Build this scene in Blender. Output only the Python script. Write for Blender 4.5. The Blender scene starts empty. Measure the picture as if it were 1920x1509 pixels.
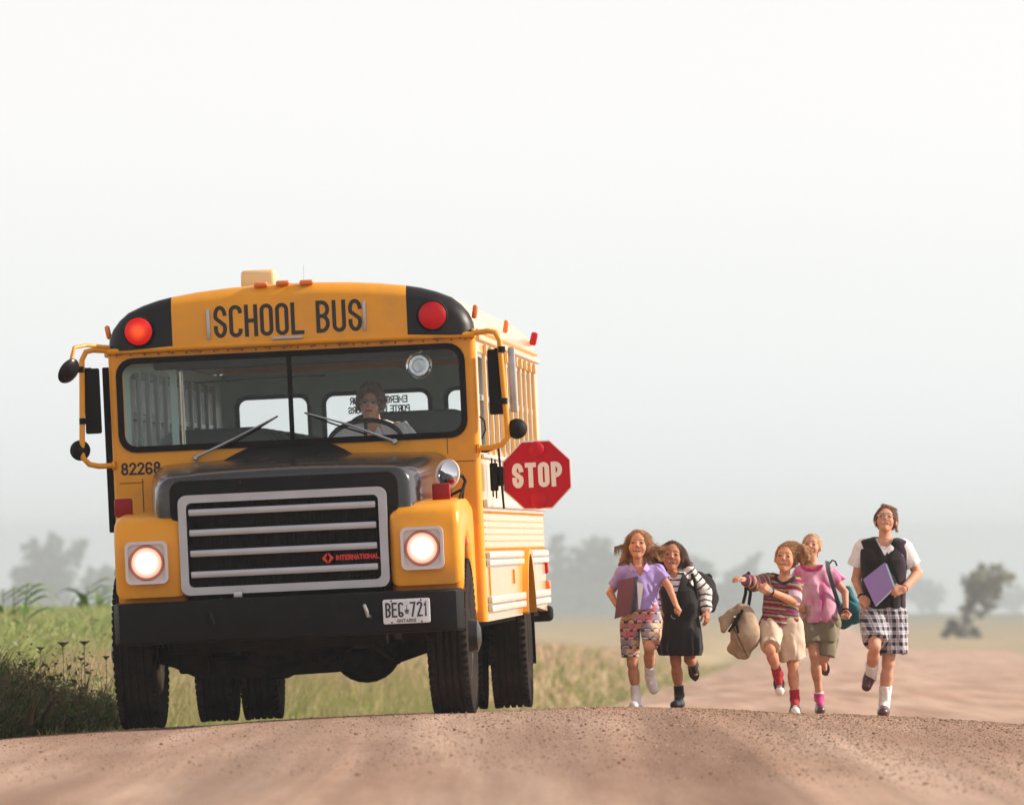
import bpy, bmesh, math, random
import numpy as np
from mathutils import Vector, Matrix
from mathutils.geometry import tessellate_polygon

SC = bpy.context.scene
COL = SC.collection
R = math.radians
rng = np.random.default_rng(7)
random.seed(7)

# ------------------------------------------------------------------ camera, sky, sun, exposure
FPX = 17100.0            # focal length in pixels of the 1920 px wide photograph
cam_d = bpy.data.cameras.new("camera")
cam = bpy.data.objects.new("camera", cam_d)
COL.objects.link(cam)
cam_d.sensor_width = 36.0
cam_d.lens = FPX / 1920 * 36
cam_d.clip_start = 0.5
cam_d.clip_end = 6000
cam.location = (0, 0, 0)
cam.rotation_euler = (R(90 + 0.839), 0, 0)
cam_d.dof.use_dof = True
cam_d.dof.focus_distance = 61.0
cam_d.dof.aperture_fstop = 6.3
SC.camera = cam

SUN_EL, SUN_AZ = 28.0, 84.0      # azimuth measured from +Y (away from the camera) towards +X (right)
world = bpy.data.worlds.new("World")
SC.world = world
world.use_nodes = True
wn, wl = world.node_tree.nodes, world.node_tree.links
for n in list(wn):
    wn.remove(n)
sky = wn.new('ShaderNodeTexSky')
sky.sky_type = 'NISHITA'
sky.sun_disc = False
sky.sun_elevation = R(SUN_EL)
sky.sun_rotation = R(SUN_AZ)
sky.altitude = 200
sky.air_density = 1.0
sky.dust_density = 0.95
sky.ozone_density = 1.0
hsv = wn.new('ShaderNodeHueSaturation')
hsv.inputs["Saturation"].default_value = 0.15
bg = wn.new('ShaderNodeBackground')
bg.inputs['Strength'].default_value = 0.15
wo = wn.new('ShaderNodeOutputWorld')
gam = wn.new('ShaderNodeGamma')          # a hazy sky: evens out the brightness between horizon and zenith
gam.inputs['Gamma'].default_value = .6
tint = wn.new('ShaderNodeVectorMath'); tint.operation = 'MULTIPLY'
tcw = wn.new('ShaderNodeTexCoord'); sxw = wn.new('ShaderNodeSeparateXYZ')
el = wn.new('ShaderNodeMapRange'); el.inputs['From Min'].default_value = .004; el.inputs['From Max'].default_value = .06
mxw = wn.new('ShaderNodeMix'); mxw.data_type = 'RGBA'      # cool haze low down, faintly pink above
mxw.inputs['A'].default_value = (1.86, 1.96, 2.0, 1); mxw.inputs['B'].default_value = (1.955, 1.89, 1.88, 1)
wl.new(tcw.outputs['Generated'], sxw.inputs[0]); wl.new(sxw.outputs['Z'], el.inputs[0]); wl.new(el.outputs[0], mxw.inputs['Factor'])
wl.new(mxw.outputs['Result'], tint.inputs[1])
wl.new(sky.outputs[0], hsv.inputs['Color'])
wl.new(hsv.outputs[0], gam.inputs['Color'])
wl.new(gam.outputs[0], tint.inputs[0])
wl.new(tint.outputs[0], bg.inputs['Color'])
wl.new(bg.outputs[0], wo.inputs['Surface'])

sun_d = bpy.data.lights.new("sun", 'SUN')
sun_d.energy = 5.0
sun_d.angle = R(0.6)
sun_d.color = (1.0, 0.89, 0.74)
sun = bpy.data.objects.new("sun", sun_d)
COL.objects.link(sun)
sv = Vector((math.cos(R(SUN_EL)) * math.sin(R(SUN_AZ)), math.cos(R(SUN_EL)) * math.cos(R(SUN_AZ)), math.sin(R(SUN_EL))))
sun.rotation_euler = sv.to_track_quat('Z', 'Y').to_euler()
sun.location = sv * 50

SC.view_settings.view_transform = 'Standard'
SC.view_settings.look = 'None'
SC.view_settings.exposure = 0.40
SC.view_settings.gamma = 1.0
SC.render.engine = 'CYCLES'
SC.cycles.use_denoising = True
SC.cycles.max_bounces = 8
SC.cycles.transparent_max_bounces = 24
SC.cycles.volume_bounces = 1
SC.cycles.sample_clamp_indirect = 8.0

# ------------------------------------------------------------------ object helpers
def tag(o, label=None, cat=None, group=None, kind=None):
    if label: o['label'] = label
    if cat: o['category'] = cat
    if group: o['group'] = group
    if kind: o['kind'] = kind
    return o

def empty(name, loc=(0, 0, 0), rot=(0, 0, 0)):
    o = bpy.data.objects.new(name, None)
    o.empty_display_size = 0.2
    o.location = loc
    o.rotation_euler = rot
    COL.objects.link(o)
    return o

def link_mesh(name, me, mats, parent=None, smooth=30):
    o = bpy.data.objects.new(name, me)
    COL.objects.link(o)
    for m in (mats if isinstance(mats, (list, tuple)) else [mats]):
        me.materials.append(m)
    if smooth is not None and len(me.polygons):
        me.polygons.foreach_set('use_smooth', [True] * len(me.polygons))
        if smooth < 180:
            me.set_sharp_from_angle(angle=R(smooth))
    if parent is not None:
        o.parent = parent
    return o

def copy_tree(o, parent=None):
    c = o.copy()
    COL.objects.link(c)
    if parent is not None:
        c.parent = parent
    for ch in list(o.children):
        copy_tree(ch, c)
    return c

def rrect(x0, x1, z0, z1, r, n=5):
    pts = []
    for cx, cz, a0 in ((x1 - r, z1 - r, 0), (x0 + r, z1 - r, 90), (x0 + r, z0 + r, 180), (x1 - r, z0 + r, 270)):
        for i in range(n + 1):
            a = R(a0 + 90 * i / n)
            pts.append((cx + r * math.cos(a), cz + r * math.sin(a)))
    return pts

class MB:
    """Collects shapes; build() links them as ONE mesh object."""
    def __init__(s):
        s.v, s.f, s.m = [], [], []
        s.mi = 0
    def add(s, vs, fs):
        o = len(s.v)
        s.v += [tuple(p) for p in vs]
        for f in fs:
            s.f.append([i + o for i in f]); s.m.append(s.mi)
        return s
    def bm(s, b):
        b.verts.index_update()
        s.add([v.co.copy() for v in b.verts], [[v.index for v in f.verts] for f in b.faces])
        b.free()
    def box(s, c, d, bev=0.0, seg=2, rot=None):
        b = bmesh.new()
        bmesh.ops.create_cube(b, size=1)
        for v in b.verts:
            v.co = Vector((v.co.x * d[0], v.co.y * d[1], v.co.z * d[2]))
        if bev:
            bmesh.ops.bevel(b, geom=list(b.edges), offset=bev, segments=seg, affect='EDGES', profile=0.5)
        M = Matrix.Translation(c)
        if rot is not None:
            M = M @ rot.to_4x4()
        b.transform(M)
        s.bm(b)
        return s
    def box2(s, a, b, bev=0.0, seg=2):
        c = [(p + q) / 2 for p, q in zip(a, b)]
        return s.box(c, [abs(q - p) for p, q in zip(a, b)], bev, seg)
    def plate(s, outer, holes, fn, t):
        """flat plate with holes: outlines 2D -> fn(u,v,depth); t=(d0,d1)"""
        loops = [list(outer)] + [list(h) for h in holes]
        flat = [p for l in loops for p in l]
        tri = tessellate_polygon([[Vector((p[0], p[1], 0)) for p in l] for l in loops])
        n = len(flat)
        vs = [fn(p[0], p[1], t[0]) for p in flat] + [fn(p[0], p[1], t[1]) for p in flat]
        fs = [list(q) for q in tri] + [[i + n for i in reversed(q)] for q in tri]
        o = 0
        for l in loops:
            k = len(l)
            for i in range(k):
                j = (i + 1) % k
                fs.append([o + i, o + j, o + j + n, o + i + n])
            o += k
        # consistent normals
        b = bmesh.new()
        bv = [b.verts.new(p) for p in vs]
        for f in fs:
            try: b.faces.new([bv[i] for i in f])
            except ValueError: pass
        bmesh.ops.recalc_face_normals(b, faces=list(b.faces))
        s.bm(b)
        return s
    def prism(s, poly, fn, a, b_, bev=0.0, seg=3):
        """polygon extruded from depth a to b_ with optional bevelled end rims"""
        b = bmesh.new()
        v0 = [b.verts.new(fn(p[0], p[1], a)) for p in poly]
        v1 = [b.verts.new(fn(p[0], p[1], b_)) for p in poly]
        k = len(poly)
        f0 = b.faces.new(v0); f1 = b.faces.new(list(reversed(v1)))
        for i in range(k):
            b.faces.new([v0[i], v1[i], v1[(i + 1) % k], v0[(i + 1) % k]])
        bmesh.ops.recalc_face_normals(b, faces=list(b.faces))
        if bev:
            bmesh.ops.bevel(b, geom=list(f0.edges) + list(f1.edges), offset=bev, segments=seg, affect='EDGES', profile=0.5)
        s.bm(b)
        return s
    def tube(s, pts, r, n=8, caps=True):
        pts = [Vector(p) for p in pts]
        rs = r if isinstance(r, (list, tuple)) else [r] * len(pts)
        vs, fs = [], []
        prev = None
        for i, p in enumerate(pts):
            t = (pts[min(i + 1, len(pts) - 1)] - pts[max(i - 1, 0)])
            t.normalize()
            if prev is None:
                a = Vector((0, 0, 1)) if abs(t.z) < 0.9 else Vector((1, 0, 0))
                u = t.cross(a).normalized()
            else:
                u = (prev - t * prev.dot(t)).normalized()
            prev = u
            w = t.cross(u)
            for k in range(n):
                a = 2 * math.pi * k / n
                vs.append(p + (u * math.cos(a) + w * math.sin(a)) * rs[i])
        for i in range(len(pts) - 1):
            for k in range(n):
                q = (k + 1) % n
                fs.append([i * n + k, i * n + q, (i + 1) * n + q, (i + 1) * n + k])
        if caps:
            fs.append(list(range(n))[::-1])
            fs.append([(len(pts) - 1) * n + k for k in range(n)])
        return s.add(vs, fs)
    def lathe(s, prof, org, ax, n=32, scale=(1, 1)):
        """prof = [(radius, height along ax)]"""
        ax = Vector(ax).normalized()
        a = Vector((0, 0, 1)) if abs(ax.z) < 0.9 else Vector((1, 0, 0))
        u = ax.cross(a).normalized(); w = ax.cross(u)
        org = Vector(org)
        vs, fs = [], []
        for (r, h) in prof:
            for k in range(n):
                t = 2 * math.pi * k / n
                vs.append(org + ax * h + (u * math.cos(t) * scale[0] + w * math.sin(t) * scale[1]) * max(r, 1e-4))
        for i in range(len(prof) - 1):
            for k in range(n):
                q = (k + 1) % n
                fs.append([i * n + k, i * n + q, (i + 1) * n + q, (i + 1) * n + k])
        fs.append(list(range(n))[::-1])
        fs.append([(len(prof) - 1) * n + k for k in range(n)])
        return s.add(vs, fs)
    def loft(s, secs, close=False, cap=True):
        """list of equally long point rings (closed rings)"""
        n = len(secs[0])
        vs = [p for r_ in secs for p in r_]
        fs = []
        for i in range(len(secs) - 1):
            for k in range(n):
                q = (k + 1) % n
                fs.append([i * n + k, i * n + q, (i + 1) * n + q, (i + 1) * n + k])
        if cap:
            fs.append(list(range(n))[::-1]); fs.append([(len(secs) - 1) * n + k for k in range(n)])
        b = bmesh.new()
        bv = [b.verts.new(p) for p in vs]
        for f in fs: b.faces.new([bv[i] for i in f])
        bmesh.ops.recalc_face_normals(b, faces=list(b.faces))
        s.bm(b)
        return s
    def build(s, name, mats, parent=None, smooth=30):
        me = bpy.data.meshes.new(name)
        me.from_pydata(s.v, [], s.f)
        me.polygons.foreach_set('material_index', s.m)
        me.update()
        return link_mesh(name, me, mats, parent, smooth)

def np_mesh(name, V, F, mats, parent=None, smooth=None, col=None, fmat=None):
    """fast mesh from arrays; F is (n,3) or (n,4)"""
    me = bpy.data.meshes.new(name)
    V = np.asarray(V, np.float32); F = np.asarray(F, np.int32)
    k = F.shape[1]
    me.vertices.add(len(V)); me.vertices.foreach_set('co', V.ravel())
    me.loops.add(F.size); me.loops.foreach_set('vertex_index', F.ravel())
    me.polygons.add(len(F)); me.polygons.foreach_set('loop_start', np.arange(0, F.size, k, dtype=np.int32))
    me.polygons.foreach_set('loop_total', np.full(len(F), k, np.int32)) if False else None
    if fmat is not None:
        me.polygons.foreach_set('material_index', np.asarray(fmat, np.int32))
    me.update(calc_edges=True)
    if col is not None:
        a = me.attributes.new('Col', 'FLOAT_COLOR', 'POINT')
        c = np.ones((len(V), 4), np.float32); c[:, :3] = col
        a.data.foreach_set('color', c.ravel())
    return link_mesh(name, me, mats, parent, smooth)

# ------------------------------------------------------------------ material helpers
def mat(name, color=(.5, .5, .5), rough=.5, metal=0., spec=.5, bump=0., bscale=30., var=0., vscale=4., coat=0., emit=None, estr=0., dirt=None, dscale=3., dlow=.45, dhigh=.75, attr=False, trans=0., sheen=0., vary_stretch=None):
    m = bpy.data.materials.new(name)
    m.use_nodes = True
    nt = m.node_tree; N = nt.nodes; L = nt.links
    p = N['Principled BSDF']
    p.inputs['Base Color'].default_value = (*color, 1)
    p.inputs['Roughness'].default_value = rough
    p.inputs['Metallic'].default_value = metal
    p.inputs['Specular IOR Level'].default_value = spec
    if coat: p.inputs['Coat Weight'].default_value = coat; p.inputs['Coat Roughness'].default_value = .12
    if sheen: p.inputs['Sheen Weight'].default_value = sheen
    if trans: p.inputs['Transmission Weight'].default_value = trans
    if emit:
        p.inputs['Emission Color'].default_value = (*emit, 1); p.inputs['Emission Strength'].default_value = estr
    tc = N.new('ShaderNodeTexCoord')
    src = None
    if attr:
        a = N.new('ShaderNodeAttribute'); a.attribute_name = 'Col'; src = a.outputs['Color']
    vec = tc.outputs['Object']
    if vary_stretch:
        mp = N.new('ShaderNodeMapping'); mp.inputs['Scale'].default_value = vary_stretch
        L.new(vec, mp.inputs['Vector']); vec = mp.outputs['Vector']
    if var:
        nz = N.new('ShaderNodeTexNoise'); nz.inputs['Scale'].default_value = vscale; nz.inputs['Detail'].default_value = 6
        L.new(vec, nz.inputs['Vector'])
        h = N.new('ShaderNodeMapRange'); h.inputs['From Min'].default_value = .25; h.inputs['From Max'].default_value = .75
        h.inputs['To Min'].default_value = 1 - var; h.inputs['To Max'].default_value = 1 + var
        L.new(nz.outputs['Fac'], h.inputs['Value'])
        mx = N.new('ShaderNodeMix'); mx.data_type = 'RGBA'; mx.blend_type = 'MULTIPLY'; mx.inputs['Factor'].default_value = 1
        if src: L.new(src, mx.inputs['A'])
        else: mx.inputs['A'].default_value = (*color, 1)
        cb = N.new('ShaderNodeCombineColor')
        for i in range(3): L.new(h.outputs[0], cb.inputs[i])
        L.new(cb.outputs[0], mx.inputs['B']); src = mx.outputs['Result']
    if dirt:
        nz2 = N.new('ShaderNodeTexNoise'); nz2.inputs['Scale'].default_value = dscale; nz2.inputs['Detail'].default_value = 8; nz2.inputs['Roughness'].default_value = .65
        L.new(tc.outputs['Object'], nz2.inputs['Vector'])
        rp = N.new('ShaderNodeMapRange'); rp.inputs['From Min'].default_value = dlow; rp.inputs['From Max'].default_value = dhigh
        L.new(nz2.outputs['Fac'], rp.inputs['Value'])
        mx2 = N.new('ShaderNodeMix'); mx2.data_type = 'RGBA'
        L.new(rp.outputs[0], mx2.inputs['Factor'])
        if src: L.new(src, mx2.inputs['A'])
        else: mx2.inputs['A'].default_value = (*color, 1)
        mx2.inputs['B'].default_value = (*dirt, 1); src = mx2.outputs['Result']
        rr = N.new('ShaderNodeMapRange'); rr.inputs['To Min'].default_value = rough; rr.inputs['To Max'].default_value = min(1, rough + .4)
        L.new(rp.outputs[0], rr.inputs['Value']); L.new(rr.outputs[0], p.inputs['Roughness'])
    if src: L.new(src, p.inputs['Base Color'])
    if bump:
        nb = N.new('ShaderNodeTexNoise'); nb.inputs['Scale'].default_value = bscale; nb.inputs['Detail'].default_value = 5
        L.new(tc.outputs['Object'], nb.inputs['Vector'])
        b = N.new('ShaderNodeBump'); b.inputs['Strength'].default_value = bump; b.inputs['Distance'].default_value = .01
        L.new(nb.outputs['Fac'], b.inputs['Height']); L.new(b.outputs[0], p.inputs['Normal'])
    return m

def glass_mat(name, tint=(.9, .95, .93), refl=.5, rough=.02):
    m = bpy.data.materials.new(name); m.use_nodes = True
    N = m.node_tree.nodes; L = m.node_tree.links
    for n in list(N): N.remove(n)
    o = N.new('ShaderNodeOutputMaterial'); t = N.new('ShaderNodeBsdfTransparent'); g = N.new('ShaderNodeBsdfGlossy')
    t.inputs[0].default_value = (*tint, 1); g.inputs['Roughness'].default_value = rough
    fr = N.new('ShaderNodeFresnel'); fr.inputs[0].default_value = 1.5
    ml = N.new('ShaderNodeMath'); ml.operation = 'MULTIPLY'; ml.inputs[1].default_value = refl
    mx = N.new('ShaderNodeMixShader')
    L.new(fr.outputs[0], ml.inputs[0]); L.new(ml.outputs[0], mx.inputs[0])
    L.new(t.outputs[0], mx.inputs[1]); L.new(g.outputs[0], mx.inputs[2]); L.new(mx.outputs[0], o.inputs[0])
    return m

# ------------------------------------------------------------------ stroke lettering (sign-painter's gothic)
def _arc(cx, cy, rx, ry, a0, a1, n=8):
    return [(cx + rx * math.cos(R(a0 + (a1 - a0) * i / n)), cy + ry * math.sin(R(a0 + (a1 - a0) * i / n))) for i in range(n + 1)]
def glyph(ch, w):
    """centre-line strokes in a box w wide, 1 high"""
    r = min(w / 2, .3); h = 1.0
    O = _arc(w - r, h - r, r, r, 0, 90) + _arc(r, h - r, r, r, 90, 180) + _arc(r, r, r, r, 180, 270) + _arc(w - r, r, r, r, 270, 360)
    O = O + [O[0]]
    bowl = lambda z0, z1, x0=0.: [(x0, z1)] + _arc(w - (z1 - z0) / 2 * .8, (z0 + z1) / 2, (z1 - z0) / 2 * .8, (z1 - z0) / 2, 90, -90) + [(x0, z0)]
    G = {
        'O': [O], '0': [O],
        'C': [_arc(w - r, h - r, r, r, 0, 90) + _arc(r, h - r, r, r, 90, 180) + _arc(r, r, r, r, 180, 270) + _arc(w - r, r, r, r, 270, 360)],
        'G': [_arc(w - r, h - r, r, r, 0, 90) + _arc(r, h - r, r, r, 90, 180) + _arc(r, r, r, r, 180, 270) + _arc(w - r, r, r, r, 270, 360) + [(w, .45), (w * .5, .45)]],
        'S': [_arc(w / 2, h - .265, w / 2, .265, 8, 205, 12) + _arc(w / 2, .265, w / 2, .265, 25, -188, 12)],
        'H': [[(0, 0), (0, 1)], [(w, 0), (w, 1)], [(0, .5), (w, .5)]],
        'L': [[(0, 1), (0, 0), (w, 0)]],
        'U': [[(0, 1)] + _arc(r, r, r, r, 180, 270) + _arc(w - r, r, r, r, 270, 360) + [(w, 1)]],
        'T': [[(0, 1), (w, 1)], [(w / 2, 1), (w / 2, 0)]],
        'I': [[(w / 2, 0), (w / 2, 1)]],
        'N': [[(0, 0), (0, 1), (w, 0), (w, 1)]],
        'M': [[(0, 0), (0, 1), (w / 2, .25), (w, 1), (w, 0)]],
        'E': [[(w, 1), (0, 1), (0, 0), (w, 0)], [(0, .52), (w * .85, .52)]],
        'A': [[(0, 0), (w / 2, 1), (w, 0)], [(w * .18, .32), (w * .82, .32)]],
        'B': [[(0, 0), (0, 1)], bowl(.52, 1), bowl(0, .52)],
        'P': [[(0, 0), (0, 1)], bowl(.45, 1)],
        'R': [[(0, 0), (0, 1)], bowl(.48, 1), [(w * .5, .48), (w, 0)]],
        'D': [[(0, 0), (0, 1)] + _arc(w - r, h - r, r, r, 90, 0) + _arc(w - r, r, r, r, 0, -90) + [(0, 0)]],
        'Y': [[(0, 1), (w / 2, .5), (w, 1)], [(w / 2, .5), (w / 2, 0)]],
        '1': [[(w * .15, .8), (w * .55, 1), (w * .55, 0)]],
        '2': [_arc(w / 2, h - r, w / 2, r, 170, -20, 10) + [(0, 0), (w, 0)]],
        '6': [_arc(w / 2, h - r, w / 2, r, 20, 180) + _arc(w / 2, r, w / 2, r, 180, 360) + _arc(w / 2, r, w / 2, r * .95, 0, 180)],
        '7': [[(0, 1), (w, 1), (w * .35, 0)]],
        '8': [_arc(w / 2, .26, w / 2, .26, 0, 360, 16), _arc(w / 2, .76, w / 2 * .88, .24, 0, 360, 16)],
        '-': [[(0, .5), (w, .5)]],
    }
    return G[ch]
def ribbon(mb, pts, t, fn, ext=True):
    """flat stroke of width t along 2D pts, mitred; fn(u,v)->3D"""
    P = [Vector((p[0], p[1])) for p in pts]
    Q = [P[0]]
    for p in P[1:]:
        if (p - Q[-1]).length > 1e-5: Q.append(p)
    P = Q
    closed = (P[0] - P[-1]).length < 1e-4
    if closed: P = P[:-1]
    if not closed and ext:
        P[0] = P[0] + (P[0] - P[1]).normalized() * t * .48; P[-1] = P[-1] + (P[-1] - P[-2]).normalized() * t * .48
    k = len(P)
    vs = []
    for i in range(k):
        a = P[(i - 1) % k] if (closed or i > 0) else None
        b = P[(i + 1) % k] if (closed or i < k - 1) else None
        d1 = (P[i] - a).normalized() if a is not None else None
        d2 = (b - P[i]).normalized() if b is not None else None
        if d1 is None: d1 = d2
        if d2 is None: d2 = d1
        n1 = Vector((-d1.y, d1.x)); n2 = Vector((-d2.y, d2.x))
        n = (n1 + n2)
        n = n.normalized() if n.length > 1e-6 else n1
        c = max(.45, n.dot(n1))
        o = n * (t / 2 / c)
        vs += [fn(*(P[i] + o)), fn(*(P[i] - o))]
    fs = []
    for i in range(k if closed else k - 1):
        j = (i + 1) % k
        fs.append([2 * i, 2 * i + 1, 2 * j + 1, 2 * j])
    mb.add(vs, fs)
_cnt = [0]
def text(mb, s, x0, x1, z0, z1, t, fn, widths=None, gap=None, mirror=False):
    """lettering filling the box x0..x1, z0..z1"""
    H = z1 - z0 - t
    rel = {'I': .18, '1': .5, ' ': .55, 'M': 1.2, '-': .6}
    ws = [rel.get(c, .92 if c not in 'NA' else 1.0) for c in s]
    g = .42 if gap is None else gap
    tot = sum(ws) + g * (len(s) - 1)
    sc = (x1 - x0 - t) / tot
    x = x0 + t / 2
    for c, w in zip(s, ws):
        if c != ' ':
            for st in glyph(c, w * sc / H):
                _cnt[0] += 1; dd = -.00025 * (_cnt[0] % 5)
                pts = [(x + p[0] * H, z0 + t / 2 + p[1] * H) for p in st]
                if mirror: pts = [(x0 + x1 - p[0], p[1]) for p in pts]
                ribbon(mb, pts, t, lambda u, v, dd=dd: fn(u, v, dd))
        x += (w + g) * sc
# ------------------------------------------------------------------ the ground: one sheet with a crowned dirt road over a crest
PY = np.array([-40, 5, 20, 35, 45, 52, 59, 62, 65, 67, 70, 75, 82, 90, 100, 110, 130, 150, 200, 300, 420, 600, 1000, 1600, 2200, 3000, 5200], float)
PZ = np.array([-.90, -.97, -1.01, -1.035, -1.062, -1.078, -1.115, -1.166, -1.222, -1.262, -1.33, -1.47, -1.70, -1.95, -2.2, -2.4, -2.64, -2.80, -3.34, -4.45, -5.75, -7.33, -10.35, -14.5, -18.7, -25.3, -43.8])
_fy = np.arange(-40, 5200, 1.0)
_fz = np.interp(_fy, PY, PZ)
_k = np.exp(-np.linspace(-2, 2, 9) ** 2); _k /= _k.sum()
_fs = np.convolve(np.pad(_fz, 4, mode='edge'), _k, 'valid')
def prof(y):
    y = np.asarray(y, float)
    return np.interp(y, _fy, _fs)
def xc(y):          # centre line of the road
    y = np.asarray(y, float)
    return .5 + .05 * (np.minimum(y, 150) - 60) + .034 * np.maximum(y - 150, 0)
HW = 4.0
FY = np.array([-40, 40, 60, 150, 250, 420, 600, 1000, 1600, 2200, 3000, 5200], float)
FZ = np.array([-1.2, -1.3, -1.34, -1.62, -3.1, -5.6, -7.2, -10.2, -14.4, -18.6, -25.2, -43.7])
def ground_z(x, y):
    x = np.asarray(x, float); y = np.asarray(y, float)
    s = x - xc(y)
    z = prof(y)
    crown = np.where(s < 0, .0265 * np.clip(-s, 0, HW) ** 1.5, .0245 * np.clip(s, 0, HW) ** 1.5)
    zr = z - crown
    # wheel ruts
    for c, d in ((-2.55, .012), (-.6, .012), (1.2, .014), (3.1, .012)):
        zr = zr - d * np.exp(-((s - c) / .28) ** 2)
    out = np.maximum(np.abs(s) - HW, 0)
    out = np.where((s > 0) & (y > 70), out * .12, out)
    t = np.clip(out / 5.0, 0, 1); t = t * t * (3 - 2 * t)
    ditch = -.22 * np.exp(-((out - 1.3) / .8) ** 2) * (out > 0)
    fz = np.interp(y, FY, FZ) + np.where(s < 0, .0, -.25)
    near = np.clip((np.abs(s) - HW) / .01, 0, 1)
    return zr * (1 - t) + fz * t + ditch * near
ys = np.concatenate([np.arange(-30, 30, 3), np.arange(30, 110, .6), np.arange(110, 300, 4), np.arange(300, 1000, 20), np.arange(1000, 5101, 100)])
cols = np.concatenate([[-1700, -900, -300, -120, -60, -30, -18, -12, -9.5, -8], np.arange(-7, -4, .5), np.arange(-4, 4.01, .16), np.arange(4.5, 7.1, .5), [8, 9.5, 12, 18, 30, 60, 120, 300, 900, 1600]])
def sheet(cols, dz):
    Y, S = np.meshgrid(ys, cols, indexing='ij')
    X = S + xc(Y)
    Z = ground_z(X, Y) + dz(S)
    V = np.stack([X, Y, Z], -1).reshape(-1, 3)
    n = len(cols)
    i, j = np.meshgrid(np.arange(len(ys) - 1), np.arange(n - 1), indexing='ij')
    a = (i * n + j).ravel()
    return V, np.stack([a, a + 1, a + n + 1, a + n], -1)

def ground_material(name, stops, scale, bump, big=None, stretch=(1, 1, 1), far=None):
    m = bpy.data.materials.new(name); m.use_nodes = True
    N = m.node_tree.nodes; L = m.node_tree.links
    p = N['Principled BSDF']; p.inputs['Roughness'].default_value = .95; p.inputs['Specular IOR Level'].default_value = .15
    tc = N.new('ShaderNodeTexCoord')
    mp = N.new('ShaderNodeMapping'); mp.inputs['Scale'].default_value = stretch; mp.inputs['Rotation'].default_value = (0, 0, R(5))
    L.new(tc.outputs['Object'], mp.inputs['Vector'])
    nz = N.new('ShaderNodeTexNoise'); nz.inputs['Scale'].default_value = scale; nz.inputs['Detail'].default_value = 9; nz.inputs['Roughness'].default_value = .62
    L.new(mp.outputs[0], nz.inputs['Vector'])
    cr = N.new('ShaderNodeValToRGB')
    while len(cr.color_ramp.elements) < len(stops): cr.color_ramp.elements.new(.5)
    for e, (po, c) in zip(cr.color_ramp.elements, stops): e.position = po; e.color = (*c, 1)
    L.new(nz.outputs['Fac'], cr.inputs[0])
    src = cr.outputs[0]
    if big:
        mp2 = N.new('ShaderNodeMapping'); mp2.inputs['Scale'].default_value = (2.6, .035, 1); mp2.inputs['Rotation'].default_value = (0, 0, R(4.5))
        L.new(tc.outputs['Object'], mp2.inputs['Vector'])
        n2 = N.new('ShaderNodeTexNoise'); n2.inputs['Scale'].default_value = 1.0; n2.inputs['Detail'].default_value = 6; n2.inputs['Roughness'].default_value = .6; n2.inputs['Distortion'].default_value = .6
        L.new(mp2.outputs[0], n2.inputs['Vector'])
        r2 = N.new('ShaderNodeMapRange'); r2.inputs['From Min'].default_value = .32; r2.inputs['From Max'].default_value = .68; r2.inputs['To Min'].default_value = .72; r2.inputs['To Max'].default_value = 1.22
        L.new(n2.outputs['Fac'], r2.inputs[0])
        m2 = N.new('ShaderNodeVectorMath'); m2.operation = 'SCALE'; L.new(src, m2.inputs[0]); L.new(r2.outputs[0], m2.inputs['Scale']); src = m2.outputs[0]
    fine = N.new('ShaderNodeTexNoise'); fine.inputs['Scale'].default_value = 34; fine.inputs['Detail'].default_value = 8; fine.inputs['Roughness'].default_value = .75
    L.new(tc.outputs['Object'], fine.inputs['Vector'])
    f2 = N.new('ShaderNodeMapRange'); f2.inputs['From Min'].default_value = .3; f2.inputs['From Max'].default_value = .7; f2.inputs['To Min'].default_value = .68; f2.inputs['To Max'].default_value = 1.28
    L.new(fine.outputs['Fac'], f2.inputs[0])
    mm = N.new('ShaderNodeVectorMath'); mm.operation = 'SCALE'
    L.new(src, mm.inputs[0]); L.new(f2.outputs[0], mm.inputs['Scale'])
    src = mm.outputs[0]
    if far:
        sx = N.new('ShaderNodeSeparateXYZ'); L.new(tc.outputs['Object'], sx.inputs[0])
        fr_ = N.new('ShaderNodeMapRange'); fr_.inputs['From Min'].default_value = 800; fr_.inputs['From Max'].default_value = 2300; L.new(sx.outputs['Y'], fr_.inputs[0])
        m3 = N.new('ShaderNodeMix'); m3.data_type = 'RGBA'; L.new(fr_.outputs[0], m3.inputs['Factor']); L.new(src, m3.inputs['A']); m3.inputs['B'].default_value = (*far, 1); src = m3.outputs['Result']
    L.new(src, p.inputs['Base Color'])
    b = N.new('ShaderNodeBump'); b.inputs['Strength'].default_value = bump; b.inputs['Distance'].default_value = .03
    L.new(fine.outputs['Fac'], b.inputs['Height']); L.new(b.outputs[0], p.inputs['Normal'])
    return m
M_field = ground_material('field_soil', [(.3, (.20, .165, .08)), (.5, (.32, .245, .14)), (.7, (.42, .32, .21))], .12, .5, far=(.075, .095, .06))
M_road = ground_material('dirt_road', [(.30, (.26, .150, .104)), (.43, (.375, .232, .166)), (.55, (.47, .312, .232)), (.72, (.57, .405, .322))], .85, .9, big=True, stretch=(1.0, .07, 1))
V, F = sheet(cols, lambda S: np.where(np.abs(S) < 3.7, -.06, 0.0))
tag(np_mesh('ground', V, F, M_field, smooth=180), kind='structure')
V, F = sheet(np.arange(-4, 4.01, .16), lambda S: np.where(np.abs(S) > 3.79, -.02, .004))
tag(np_mesh('road', V, F, M_road, smooth=180), kind='structure')
# bare dirt yard spreading to the right of the road beyond the crest
ys_keep = ys; ys = ys[(ys > 72) & (ys < 640)]
V, F = sheet(np.concatenate([np.arange(3.0, 8, .4), np.arange(8, 30, 1.5)]), lambda S: np.where((S < 3.3) | (S > 28), -.05, .016))
tag(np_mesh('dirt_yard', V, F, M_road, smooth=180), kind='structure')
ys = ys_keep

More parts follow.
